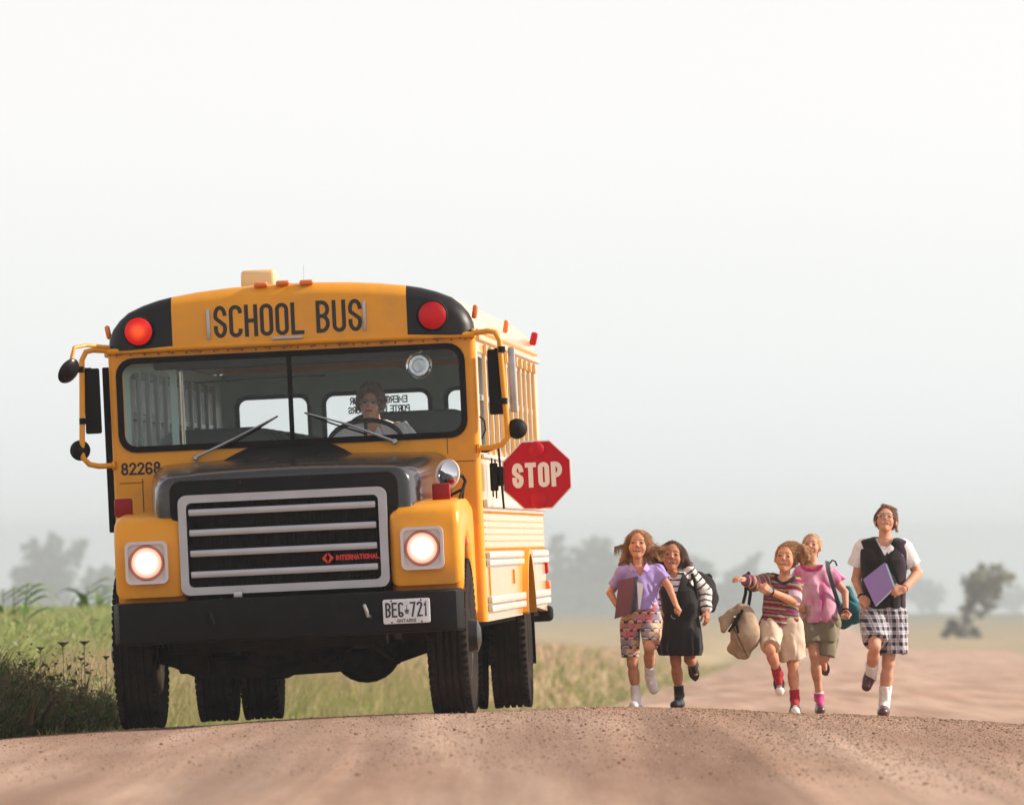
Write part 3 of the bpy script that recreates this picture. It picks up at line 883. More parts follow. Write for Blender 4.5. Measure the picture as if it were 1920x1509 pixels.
# ---- fenders with headlights
for s in (-1, 1):
    xi, xo = CX + .01 + s * .655, CX + .01 + s * 1.112
    prof_f = [(-.80, .845), (-.81, 1.05), (-.805, 1.22), (-.785, 1.30), (-.74, 1.345), (-.62, 1.372), (-.2, 1.395), (.4, 1.40), (.78, 1.36), (.86, 1.22), (.88, .62), (.68, .60)]
    prof_f += [(.64 * math.cos(R(a)), .5 + .64 * math.sin(R(a))) for a in range(12, 169, 8)] + [(-.64, .60), (-.66, .845)]
    b = MB()
    b.prism(prof_f, lambda u, v, d: (d, u, v), min(xi, xo), max(xi, xo), .055, 4)
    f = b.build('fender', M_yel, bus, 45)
    hx = (-.862, .905)[s > 0]; hz = (1.068, 1.08)[s > 0]
    b = MB()
    b.plate(rrect(hx - .132, hx + .132, hz - .132, hz + .132, .035), [[(hx + .112 * math.cos(R(a)), hz + .112 * math.sin(R(a))) for a in range(0, 360, 10)]], fr(-.842), (0, .05))
    b.plate(rrect(hx - .137, hx + .137, hz - .137, hz + .137, .04), [rrect(hx - .117, hx + .117, hz - .117, hz + .117, .03)], fr(-.856), (0, .05))
    for dx, dz in ((-1, -1), (1, -1), (-1, 1), (1, 1)): b.lathe([(.006, 0), (.005, .004), (.001, .005)], (hx + dx * .093, -.842, hz + dz * .093), (0, -1, 0), 8)
    h = b.build('headlight', M_bezel, bus)
    b = MB(); b.lathe([(.112, -.03), (.114, .0), (.108, .012), (.1, .006)], (hx, -.845, hz), (0, -1, 0), 40); b.build('headlight_ring', M_ring, h)
    b = MB(); b.lathe([(.101, 0), (.095, .014), (.075, .026), (.045, .033), (.015, .036), (.001, .036)], (0, 0, 0), (0, -1, 0), 40)
    l = b.build('headlight_lens', M_hlamp, h, 60); l.location = (hx, -.842, hz)
    mx, mz = ((-1.04, 1.43), (1.015, 1.432))[s > 0]
    b = MB(); b.box((mx, -.33, mz), (.115, .06, .118), .012); b.box((mx, -.33, 1.372), (.07, .04, .03), .004); b.build('turn_lamp', M_dred, bus)
    b = MB(); b.box2((xo - s * .02, -.28, 1.08), (xo + s * .018, -.2, 1.14), .012); b.build('side_marker', M_amber if s > 0 else M_mblk, bus)

# ---- bumper, plate
b = MB()
outl = [(-1.075, -.60), (-1.09, -.80), (-1.05, -.90), (-.92, -.955), (-.5, -.975), (.03, -.98), (.56, -.975), (.98, -.955), (1.11, -.90), (1.155, -.80), (1.14, -.60), (1.10, -.60), (1.09, -.78), (.9, -.84), (.03, -.86), (-.84, -.84), (-1.03, -.78), (-1.035, -.60)]
b.prism(outl, lambda u, v, d: (u, v, d), .545, .815, .02, 3)
b.lathe([(.062, 0), (.062, .006), (.05, .006)], (-.505, -.972, .70), (0, -1, 0), 20)
for x in (-.85, -.2, .25, .6): b.lathe([(.014, 0), (.014, .006), (.001, .007)], (x, -.976, .79), (0, -1, 0), 6)
bump = b.build('bumper', mat('bumper_black', (.006, .0055, .006), rough=.5, spec=.12, var=.3, dirt=(.022, .015, .012), dscale=5, dlow=.55, dhigh=.9), bus, 40)
for x in (-.46, .53):
    b = MB(); b.tube([(x, -.9, .72), (x, -1.01, .73), (x + .012, -1.03, .70), (x + .02, -1.02, .665), (x + .03, -.97, .66)], .012, 8); b.build('tow_hook', M_alu if x > 0 else M_under, bump)
b = MB(); b.box((-.28, -.90, .84), (.055, .06, .04), .006); b.build('bracket', M_alu, bump)
b = MB(); b.prism(rrect(.646, .946, .606, .762, .012, 3), fr(-1.004), 0, .014, .003, 2)
pl = b.build('licence_plate', M_plate, bus)
b = MB()
for x0, x1, s_ in ((.661, .778, 'BE6'), (.818, .931, '721')):
    text(b, s_, x0, x1, .647, .742, .0115, fr(-1.0065), gap=.65)
text(b, 'ONTARIO', .735, .855, .613, .636, .0042, fr(-1.0065), gap=.6)
# little crown between the groups
cf = fr(-1.0065)
b.add([cf(.789, .668), cf(.807, .668), cf(.809, .676), cf(.787, .676)], [[0, 1, 2, 3]])
b.add([cf(.786, .679), cf(.810, .679), cf(.813, .697), cf(.804, .688), cf(.798, .708), cf(.792, .688), cf(.783, .697)], [[0, 1, 2, 3, 4, 5, 6]])
b.add([cf(.796, .708), cf(.800, .708), cf(.800, .722), cf(.796, .722)], [[0, 1, 2, 3]])
b.build('plate_lettering', M_pink, pl, None)
b = MB()
for x in (.70, .89):
    for z in (.752, .615): b.lathe([(.006, 0), (.005, .004), (.001, .005)], (x, -1.004, z), (0, -1, 0), 8)
b.build('plate_screws', M_under, pl)
b = MB(); b.prism(rrect(.648, .944, .6085, .7595, .01, 3), fr(-1.0045), 0, .001)
# ---- wipers
for pts in ([(-.66, .855, 1.745), (-.40, .868, 1.858), (-.125, .872, 1.985)], [(.655, .855, 1.79), (.36, .868, 1.915), (.09, .872, 2.00)]):
    b = MB(); b.tube(pts[:2] + [pts[2]], [.011, .008, .006], 6); b.lathe([(.02, 0), (.02, .03), (.012, .04), (.001, .04)], (pts[0][0], .885, pts[0][2]), (0, -1, 0), 12)
    p0, p2 = Vector(pts[0]), Vector(pts[2]); dd = (p2 - p0).normalized()
    q0 = p0 + (p2 - p0) * .42 + Vector((0, .012, -.03 if pts[0][0] < 0 else -.02)); q1 = p2 + dd * .02 + Vector((0, .008, .0))
    w = b.build('wiper', M_alu, bus)
    b = MB(); b.tube([q0 + Vector((.05 if pts[0][0] > 0 else -.03, 0, -.01)), (q0 + q1) / 2 + Vector((0, 0, -.004)), q1], .0065, 6); b.build('wiper_blade', M_rub, w)

# ---- mirrors either side
def mirror_set(s):
    b = MB()
    o = .0
    arm = [(s * 1.20, .88, 2.475), (s * 1.30, .86, 2.485), (s * 1.35, .85, 2.475), (s * 1.378, .84, 2.42), (s * 1.386, .84, 2.2), (s * 1.40, .84, 1.9), (s * 1.40, .84, 1.78), (s * 1.36, .85, 1.735), (s * 1.30, .87, 1.72), (s * 1.20, .90, 1.72)]
    b.tube(arm, .019, 10)
    b.lathe([(.035, 0), (.035, .015), (.001, .02)], (s * 1.2, .9, 2.475), (s, -.2, 0), 10); b.lathe([(.03, 0), (.03, .015), (.001, .02)], (s * 1.2, .9, 1.72), (s, -.2, 0), 10)
    a = b.build('mirror_arm', M_yel, bus, 60)
    bx = s * (1.345 if s > 0 else 1.325)
    b = MB(); b.box((bx, .90, 2.15), (.105, .07, .43), .012, rot=Matrix.Rotation(R(-14 if s > 0 else 8), 3, 'Z'))
    for z in (2.36, 2.02): b.tube([(s * 1.39, .842, z), (bx, .875, z)], .012, 6); b.lathe([(.026, -.02), (.026, .02)], (s * 1.388, .84, z), (0, 0, 1), 10)
    bxo = b.build('flat_mirror', M_mblk, a)
    if s > 0:
        b = MB(); b.box((1.447, .93, 2.16), (.045, .05, .43), .01); b.build('mirror_edge', M_alu, a)
    b = MB()
    cc = Vector((s * (1.465 if s > 0 else 1.42), .87, 1.835 if s > 0 else 1.83)); ax = Vector((.35 if s > 0 else -.1, -1, .05))
    b.lathe([(.001, .05), (.03, .047), (.055, .032), (.066, .01), (.068, -.01), (.001, -.012)], cc, ax, 26)
    b.tube([cc + Vector((0, .02, 0)), (s * 1.40, .84, 1.80)], .011, 6)
    b.build('convex_mirror', M_mblk, a, 50)
mirror_set(1); mirror_set(-1)
b = MB(); b.tube([(-1.20, .86, 2.50), (-1.33, .70, 2.515), (-1.40, .58, 2.50), (-1.415, .55, 2.44), (-1.43, .55, 2.38)], .012, 8); a = b.build('crossview_arm', M_yel, bus, 60)
b = MB(); b.lathe([(.001, .03), (.05, .022), (.085, .004), (.09, -.006), (.001, -.01)], (-1.435, .53, 2.345), (.75, -.62, -.55), 28, (1, 1)); b.build('crossview_mirror', M_blk, a, 60)
# chrome mirror on a tripod over the right-hand fender
b = MB()
b.tube([(1.05, -.15, 1.55), (1.14, -.02, 1.535), (1.155, .0, 1.50), (1.14, -.05, 1.45)], .011, 8)
b.tube([(1.14, -.05, 1.45), (1.03, .1, 1.405)], .009, 6); b.tube([(1.145, -.05, 1.46), (1.075, -.55, 1.24)], .01, 6); b.tube([(1.143, -.05, 1.46), (1.10, .3, 1.30)], .009, 6)
a = b.build('fender_mirror_arm', M_mblk, bus, 60)
b = MB(); b.lathe([(.001, .03), (.04, .026), (.07, .014), (.09, .0), (.094, -.006), (.001, -.01)], (1.055, -.2, 1.548), (-.55, -.80, .12), 30); mm = b.build('fender_mirror', M_chrome, a, 60)
b = MB(); b.lathe([(.09, -.004), (.098, 0), (.098, .008), (.09, .006)], (1.055, -.2, 1.548), (-.55, -.80, .12), 30); b.build('mirror_rim', M_white, a, 60)

# ---- stop arm
b = MB()
oc = lambda r: [(1.547 + r / math.cos(R(22.5)) * math.cos(R(22.5 + 45 * k)), 1.533 + r / math.cos(R(22.5)) * math.sin(R(22.5 + 45 * k))) for k in range(8)]
b.prism(oc(.228), fr(1.60), 0, .012, .002, 2)
b.mi = 0
st = b.build('stop_arm_sign', M_white, bus)
b = MB(); b.prism(oc(.219), fr(1.5955), 0, .003, 0); b.build('sign_face', M_signred, st)
b = MB(); text(b, 'STOP', 1.382, 1.716, 1.450, 1.616, .031, fr(1.5935), gap=.9); b.build('sign_lettering', M_white, st, None)
for z in (1.70, 1.365):
    b = MB(); b.lathe([(.056, 0), (.05, .007), (.036, .014), (.018, .018), (.001, .019)], (1.55, 1.592, z), (0, -1, 0), 28); b.build('sign_lamp', M_red, st, 60)
b = MB(); b.box2((1.235, 1.57, 1.44), (1.285, 1.68, 1.625), .008); b.box2((1.285, 1.60, 1.47), (1.33, 1.615, 1.60), .003)
for z in (1.40, 1.66): b.tube([(1.25, 1.6, z), (1.25, 1.6, 1.53)], .006, 6); b.tube([(1.272, 1.6, z - .01), (1.272, 1.6, 1.53)], .006, 6)
b.tube([(1.30, 1.56, 1.74), (1.318, 1.58, 1.32)], .0085, 6)
for k in range(0): b.tube([(1.215, 1.2 + .05 * k, 1.42 + .028 * k), (1.232, 1.2 + .05 * k, 1.42 + .028 * k)], .007, 5)
b.build('stop_arm_hinge', M_mblk, st)
# black hose looping at the pillar
b = MB(); b.tube([(1.215, 1.0, 1.93), (1.245, 1.0, 1.9), (1.25, 1.0, 1.84), (1.222, 1.0, 1.78)], .006, 6); b.tube([(1.2, .93, 1.70), (1.25, .92, 1.695), (1.30, .9, 1.71)], .009, 6); b.build('pillar_hose', M_mblk, bus)

# ---- rear lamps and bumper
b = MB(); b.box2((1.18, 9.42, .86), (1.235, 9.56, .97), .01); b.build('tail_lamp', M_red, bus)
b = MB(); b.box2((1.17, 9.40, .74), (1.245, 9.57, .81), .012); b.build('rear_marker', M_amber, bus)
b = MB(); b.box2((-1.2, 9.55, .50), (1.25, 9.70, .62), .035, 3); b.build('rear_bumper', M_mblk, bus)

# ---- running gear
b = MB()
for s in (-1, 1):
    b.box2((s * .40, -.9, .60), (s * .47, 9.3, .82)); b.tube([(s * .45, -.75, .66), (s * .45, -.4, .56), (s * .45, 0, .52), (s * .45, .4, .56), (s * .45, .8, .68)], .04, 6)
    b.tube([(s * .47, 5.6, .62), (s * .47, 6.3, .50), (s * .47, 7.0, .62)], .05, 6)
b.box2((-1.15, 1.0, .55), (1.15, 9.4, .90)); b.box2((-.62, -.66, .48), (.64, .95, 1.25)); b.box2((-.95, -.5, .84), (.97, .9, 1.05))
b.box2((-.3, -.15, .36), (.32, .7, .6), .06); b.box2((-.78, -.55, .47), (-.15, -.3, .62), .03)
b.box2((-.72, .2, .33), (-.42, .9, .56), .04); b.tube([(-.35, .9, .40), (-.30, 2.2, .36), (-.32, 3.4, .42)], .05, 8); b.tube([(.2, -.4, .40), (.36, .3, .47), (.40, 1.2, .50)], .03, 6)
b.box2((.42, 2.0, .42), (.9, 3.2, .62), .05); b.box2((-.95, 2.4, .40), (-.5, 3.6, .62), .05); b.lathe([(.12, -.3), (.14, -.25), (.14, .25), (.12, .3)], (-.2, 1.4, .40), (0, 1, 0), 14)
b.tube([(.5, -.5, .50), (.62, -.35, .40), (.66, .1, .36)], .02, 6); b.box2((-.2, -.62, .44), (.0, -.5, .52), .01); b.box2((.1, -.6, .47), (.22, -.5, .56), .01)
b.build('chassis', M_under, bus)
b = MB()
b.loft([[(x, y + .0, z + dz) for y, z in ((-.06, -h), (.06, -h), (.06, h), (-.06, h))] for x, dz, h in ((-.9, .47, .05), (-.78, .44, .06), (-.62, .36, .06), (-.3, .35, .055), (.25, .36, .055), (.62, .39, .06), (.8, .44, .055), (.95, .48, .05))])
b.tube([(-.8, .18, .42), (.85, .18, .43)], .022, 8); b.box2((-.75, -.12, .34), (-.55, .12, .5), .02); b.box2((.58, -.12, .36), (.7, .12, .5), .02); b.tube([(.7, .05, .46), (.66, .05, .34)], .016, 6)
b.build('front_axle', M_under, bus)
b = MB(); b.tube([(-.95, 6.3, .42), (1.0, 6.3, .42)], .075, 12); b.lathe([(.001, -.17), (.12, -.16), (.225, -.06), (.24, 0), (.225, .06), (.12, .15), (.001, .16)], (.05, 6.3, .385), (0, 1, 0), 24, (1.05, 1)); b.tube([(.05, 1.2, .55), (.05, 6.1, .43)], .05, 8)
b.tube([(-.62, 3.2, .46), (-.62, 4.6, .46)], .12, 12); b.box2((-.55, 6.9, .30), (-.40, 7.1, .5), .03)
b.build('rear_axle', M_under, bus)
def wheel(x, y, z, out, dual, steer=0):
    r, hw = .50, .125
    e = empty('x') if False else None
    b = MB()
    ri = out * hw
    b.lathe([(.27, -hw), (.30, -hw * .8), (.26, -hw * .4), (.26, hw * .2), (.285, hw * .75), (.275, hw * .9), (.24, hw * .55), (.13, hw * (.35 if not dual else .0)), (.11, hw * (1.0 if not dual else .3)), (.10, hw * (1.35 if not dual else .5)), (.05, hw * (1.5 if not dual else .6)), (.001, hw * (1.52 if not dual else .6))], (0, 0, 0), (out, 0, 0), 32)
    for k in range(10):
        a = 2 * math.pi * k / 10
        b.lathe([(.014, 0), (.014, .03), (.008, .04), (.001, .04)], (out * hw * (.42 if not dual else .1), .165 * math.cos(a), .165 * math.sin(a)), (out, 0, 0), 6)
    w = b.build('wheel', M_under if dual else M_blk, bus, 40)
    w.location = (x, y, z); w.rotation_euler = (0, 0, R(steer))
    b = MB()
    prof_t = [(.285, -hw * .88), (.36, -hw * 1.04), (.43, -hw * 1.06), (.478, -hw * .98), (.493, -hw * .86)]
    for c in (-.55, -.18, .18, .55):
        prof_t += [(.5, hw * (c - .075)), (.484, hw * (c - .06)), (.484, hw * (c + .06)), (.5, hw * (c + .075))]
    prof_t += [(.493, hw * .86), (.478, hw * .98), (.43, hw * 1.06), (.36, hw * 1.04), (.285, hw * .88)]
    b.lathe(prof_t, (0, 0, 0), (1, 0, 0), 64)
    for k in range(60):       # shoulder tread blocks
        a = 2 * math.pi * k / 60
        for s in (-1, 1):
            b.box((s * hw * .9, .488 * math.cos(a), .488 * math.sin(a)), (.036, .028, .026), .003, 1, Matrix.Rotation(a, 3, 'X'))
    t = b.build('tyre', M_tyre, w, 35)
    return w
wheel(CX - 1.032, 0, .50, -1, False, -1.0); wheel(CX + .992, 0, .50, 1, False, -1.0)
for c, o in ((-1.057, -1), (-.737, 1), (.737, -1), (1.057, 1)):
    wheel(CX + c, 6.3, .42, o, True)
for s in (-1, 1):
    b = MB(); b.box2((s * .62 + CX, 6.98, .22), (s * 1.2 + CX, 7.0, .62)); b.build('mud_flap', M_rub, bus)
# ------------------------------------------------------------------ figures: smooth signed-distance bodies, meshed with surface nets
def smin(a, b, k):
    if k <= 0: return np.minimum(a, b)
    h = np.clip(.5 + .5 * (b - a) / k, 0, 1)
    return b + (a - b) * h - k * h * (1 - h)
class Vox:
    def __init__(s, lo, hi, h):
        s.lo = np.array(lo, float); s.h = h
        s.n = np.ceil((np.array(hi) - s.lo) / h).astype(int) + 1
        s.ax = [s.lo[i] + h * np.arange(s.n[i]) for i in range(3)]
        s.F = np.full(s.n, .5, np.float32)
    def sub(s, lo, hi):
        sl = []
        for i in range(3):
            a = int(max(0, math.floor((lo[i] - s.lo[i]) / s.h))); b = int(min(s.n[i], math.ceil((hi[i] - s.lo[i]) / s.h) + 1))
            if b <= a: return None, None
            sl.append(slice(a, b))
        g = np.meshgrid(*[s.ax[i][sl[i]] for i in range(3)], indexing='ij')
        return tuple(sl), np.stack(g, -1).astype(np.float32)
    def put(s, fn, lo, hi, k=.0, m=.05, op='add'):
        sl, P = s.sub(np.array(lo) - m, np.array(hi) + m)
        if sl is None: return
        d = fn(P)
        if op == 'add': s.F[sl] = smin(s.F[sl], d, k)
        elif op == 'cut': s.F[sl] = -smin(-s.F[sl], d, k)
    def clip(s, fn):
        """keep only where fn<0"""
        _, P = s.sub(s.lo, s.lo + s.h * s.n)
        s.F = np.maximum(s.F, fn(P))
    def warp(s, fn):
        _, P = s.sub(s.lo, s.lo + s.h * s.n)
        s.F = s.F + fn(P).astype(np.float32)
    def mesh(s):
        F = s.F; F = np.pad(F, 1, constant_values=.5)
        neg = F < 0
        n = np.array(F.shape)
        c = np.zeros(n - 1, int)
        for dx in (0, 1):
            for dy in (0, 1):
                for dz in (0, 1):
                    c += neg[dx:n[0] - 1 + dx, dy:n[1] - 1 + dy, dz:n[2] - 1 + dz]
        act = (c > 0) & (c < 8)
        idx = np.full(act.shape, -1); ids = np.argwhere(act); idx[act] = np.arange(len(ids))
        acc = np.zeros((len(ids), 3)); cnt = np.zeros(len(ids))
        cor = np.array([(i, j, k) for i in (0, 1) for j in (0, 1) for k in (0, 1)])
        vals = np.stack([F[ids[:, 0] + q[0], ids[:, 1] + q[1], ids[:, 2] + q[2]] for q in cor], 1)
        for a in range(8):
            for b in range(a + 1, 8):
                if np.abs(cor[a] - cor[b]).sum() != 1: continue
                fa, fb = vals[:, a], vals[:, b]
                m = (fa < 0) != (fb < 0)
                t = fa[m] / (fa[m] - fb[m])
                acc[m] += cor[a] + (cor[b] - cor[a]) * t[:, None]; cnt[m] += 1
        V = (ids + acc / cnt[:, None] - 1) * s.h + s.lo
        quads = []
        for ax in range(3):
            o = [0, 0, 0]; o[ax] = 1
            A = neg[:n[0] - o[0], :n[1] - o[1], :n[2] - o[2]]; B = neg[o[0]:, o[1]:, o[2]:]
            e = np.argwhere(A != B)
            u, v = (ax + 1) % 3, (ax + 2) % 3
            ok = (e[:, u] > 0) & (e[:, v] > 0) & (e[:, u] < n[u] - 1) & (e[:, v] < n[v] - 1)
            e = e[ok]; flip = A[e[:, 0], e[:, 1], e[:, 2]]
            du = np.zeros(3, int); du[u] = 1; dv = np.zeros(3, int); dv[v] = 1
            q = [idx[tuple((e - x).T)] for x in (du + dv, dv, np.zeros(3, int), du)]
            q = np.stack(q, 1)
            q[~flip] = q[~flip][:, ::-1]
            quads.append(q)
        return V, np.concatenate(quads)

A3 = lambda p: np.asarray(p, float)
def f_cap(a, b, r1, r2, flat=False, sq=None):
    a, b = A3(a), A3(b); ab = b - a; L2 = float(ab @ ab) + 1e-12; L = math.sqrt(L2)
    def fn(P):
        t = ((P - a) @ ab) / L2
        tc = np.clip(t, 0, 1)
        Q = P - a - tc[..., None] * ab
        if sq is not None: Q = Q * np.asarray(sq)
        d = np.sqrt((Q * Q).sum(-1)) - (r1 + (r2 - r1) * tc)
        if flat: 
            Q = P - a - t[..., None] * ab
            d = np.maximum(np.sqrt((Q * Q).sum(-1)) - (r1 + (r2 - r1) * tc), np.maximum(-t * L, (t - 1) * L))
        return d
    rm = max(r1, r2)
    return fn, np.minimum(a, b) - rm * 1.6, np.maximum(a, b) + rm * 1.6
def f_ell(c, r, M=None):
    c, r = A3(c), A3(r)
    def fn(P):
        Q = P - c
        if M is not None: Q = Q @ M
        q = Q / r
        k0 = np.sqrt((q * q).sum(-1)); k1 = np.sqrt(((q / r) ** 2).sum(-1)) + 1e-9
        return k0 * (k0 - 1) / k1
    rm = r.max()
    return fn, c - rm, c + rm
def f_loft(secs, e=2.3, wav=None):
    """secs: (z, cx, cy, rx, ry) top to bottom"""
    S = np.array(sorted(secs)); z = S[:, 0]
    def fn(P):
        Z = P[..., 2]
        I = [np.interp(Z, z, S[:, i]) for i in (1, 2, 3, 4)]
        u = (P[..., 0] - I[0]) / I[2]; v = (P[..., 1] - I[1]) / I[3]
        q = (np.abs(u) ** e + np.abs(v) ** e) ** (1 / e)
        if wav is not None: q = q + wav(np.arctan2(v, u), Z)
        return np.maximum((q - 1) * np.minimum(I[2], I[3]), np.maximum(Z - z[-1], z[0] - Z))
    rx = S[:, 3].max(); ry = S[:, 4].max()
    return fn, (S[:, 1].min() - rx, S[:, 2].min() - ry, z[0]), (S[:, 1].max() + rx, S[:, 2].max() + ry, z[-1])
def put(V, prims):
    for pr in prims:
        f, k = pr[0], pr[1]
        V.put(f[0], f[1], f[2], k, op=pr[2] if len(pr) > 2 else 'add')

def noise3(P, s, seed=0):
    """cheap smooth pseudo noise"""
    a = np.sin(P[..., 0] * s * 1.0 + 1.7 * np.sin(P[..., 1] * s * .8 + seed) + seed * 2.1)
    b = np.sin(P[..., 1] * s * 1.1 + 1.5 * np.sin(P[..., 2] * s * .9 + seed * 1.3) + 1.3)
    c = np.sin(P[..., 2] * s * .95 + 1.6 * np.sin(P[..., 0] * s * .85 + seed * .7) + 2.9)
    return (a + b + c) / 3

M_skin = mat('skin', rough=.62, spec=.22, attr=True, var=.06, vscale=40)
M_skin.node_tree.nodes['Principled BSDF'].inputs['Subsurface Weight'].default_value = .06
M_skin.node_tree.nodes['Principled BSDF'].inputs['Subsurface Radius'].default_value = (.012, .005, .003)
M_cloth = mat('cotton', rough=.85, spec=.2, attr=True, var=.07, vscale=25, bump=.25, bscale=90, sheen=.15)
M_hair = mat('hair', rough=.62, spec=.22, attr=True, var=.35, vscale=45, vary_stretch=(1, 1, .15))
M_leather = mat('leather', rough=.3, spec=.5, attr=True, var=.1, vscale=30)
M_canvas = mat('canvas', rough=.85, spec=.2, attr=True, var=.16, vscale=22, bump=.35, bscale=120)
M_paper = mat('paper', rough=.6, spec=.3, attr=True, var=.03, vscale=20)
M_steel = mat('thin_metal', (.35, .34, .33), rough=.3, metal=.9)

def const(c): return lambda P: np.tile(np.array(c, float), (len(P), 1))
class Fig:
    """a figure built from joints measured in the photograph; (u, v) pixel at depth D0 + d"""
    def __init__(s, name, u0, v0, D, parent_loc=None):
        s.D = D
        s.O = np.array([(u0 - 960) / FPX * D, D, -(v0 - 1005) / FPX * D])
        s.root = empty(name, tuple(s.O)) if name else None
        s.items = {}
    def p(s, u, v, d=0.):
        y = s.D + d
        return np.array([(u - 960) / FPX * y - s.O[0], d, -(v - 1005) / FPX * y - s.O[2]])
    def emit(s, name, prims, colfn, material, h=.006, parent=None, warp=None, clip=None, pad=.03, post=None):
        lo = np.min([A3(q[0][1]) for q in prims if len(q) < 3], 0) - pad; hi = np.max([A3(q[0][2]) for q in prims if len(q) < 3], 0) + pad
        V = Vox(lo, hi, h)
        put(V, prims)
        if warp: V.warp(warp)
        if clip: V.clip(clip)
        Ve, Fa = V.mesh()
        o = np_mesh(name, Ve, Fa, material, parent if parent is not None else s.root, smooth=180, col=np.clip(colfn(Ve), 0, 1))
        return o

def unit(v): v = A3(v); return v / (np.linalg.norm(v) + 1e-9)
def hand(w, d, n, curl, sc=1., side=1, spread=.18, thumb=.6):
    """w wrist, d towards the fingertips, n the way the fingers curl, side = which edge carries the thumb"""
    d = unit(d); n = unit(A3(n) - d * (A3(n) @ d)); b = np.cross(d, n) * side
    pr = []
    ks = []
    for i in range(4):
        k = w + d * (.068 - .004 * abs(i - 1)) * sc + b * (1.5 - i) * .0175 * sc
        pr.append((f_cap(w + b * (1.5 - i) * .011 * sc + d * .008, k, .0135 * sc, .0115 * sc), .008)); ks.append(k)
    for i, k in enumerate(ks):
        L = (.062, .068, .064, .05)[i] * sc
        dd = unit(d + b * (1.5 - i) * spread * .5); p = k; ang = 0
        for j, fr_ in enumerate((.45, .32, .25)):
            ang += curl * (1.0, 1.15, .8)[j] * (1 + .06 * (i - 1))
            v = dd * math.cos(ang) + n * math.sin(ang)
            q = p + v * L * fr_
            pr.append((f_cap(p, q, (.0092, .0085, .0078)[j] * sc, (.0085, .0078, .007)[j] * sc), .003)); p = q
    t0 = w + d * .02 * sc + b * .018 * sc
    t1 = t0 + (d * .55 + b * .75 + n * .35) * .036 * sc
    t2 = t1 + unit(d * .9 + b * (.35 - .5 * thumb) + n * thumb) * .03 * sc
    t3 = t2 + unit(d * .9 - b * .5 * thumb + n * thumb * 1.2) * .022 * sc
    pr += [(f_cap(t0, t1, .0145 * sc, .0115 * sc), .008), (f_cap(t1, t2, .0112 * sc, .0098 * sc), .003), (f_cap(t2, t3, .0098 * sc, .008 * sc), .003)]
    return pr

def head_frame(chin, top, turn=0., nod=0., tilt=None):
    """local frame: x right in picture, y back, z up; origin at the chin, unit = head height"""
    H = np.linalg.norm(top - chin)
    z = unit(top - chin)
    y = A3((0, 1, 0)); y = unit(y - z * (y @ z)); x = np.cross(y, z)
    c, s_ = math.cos(turn), math.sin(turn)
    x, y = x * c + y * s_, y * c - x * s_      # turn>0 looks to picture right
    c, s_ = math.cos(nod), math.sin(nod)
    y, z = y * c + z * s_, z * c - y * s_
    M = np.stack([x, y, z], 1)
    return chin, M, H
def head_prims(fr_, smile=.5, ears=True):
    o, M, H = fr_
    W = lambda x, y, z: o + M @ (A3((x, y, z)) * H)
    E = lambda c, r: f_ell(W(*c), A3(r) * H, M)
    C = lambda a, b, r1, r2: f_cap(W(*a), W(*b), r1 * H, r2 * H)
    pr = [(E((0, .05, .62), (.345, .43, .375)), 0), (E((0, -.10, .42), (.275, .315, .35)), .03 * H), (E((0, -.18, .17), (.155, .18, .16)), .09 * H),
          (C((0, -.27, .075), (0, -.27, .085), .085, .085), .07 * H),
          (E((.165, -.265, .33), (.105, .11, .12)), .08 * H), (E((-.165, -.265, .33), (.105, .11, .12)), .08 * H),
          (C((-.13, -.335, .60), (.13, -.335, .60), .05, .05), .07 * H),
          (E((.14, -.455, .478), (.075, .07, .05)), .035 * H, 'cut'), (E((-.14, -.455, .478), (.075, .07, .05)), .035 * H, 'cut'),
          (E((.14, -.345, .472), (.07, .06, .056)), .01 * H), (E((-.14, -.345, .472), (.07, .06, .056)), .01 * H),
          (C((0, -.40, .50), (0, -.435, .372), .026, .040), .035 * H), (C((-.035, -.415, .355), (.035, -.415, .355), .030, .030), .02 * H),
          (C((-.10, -.375, .22), (.10, -.375, .22), .034, .034), .03 * H)]
    if smile > .3:
        pr.append((E((0, -.425, .225), (.10, .05, .026 + .02 * smile)), .012 * H, 'cut'))
    if ears:
        for s in (-1, 1): pr.append((E((s * .345, .05, .47), (.045, .08, .115)), .02 * H))
    return pr
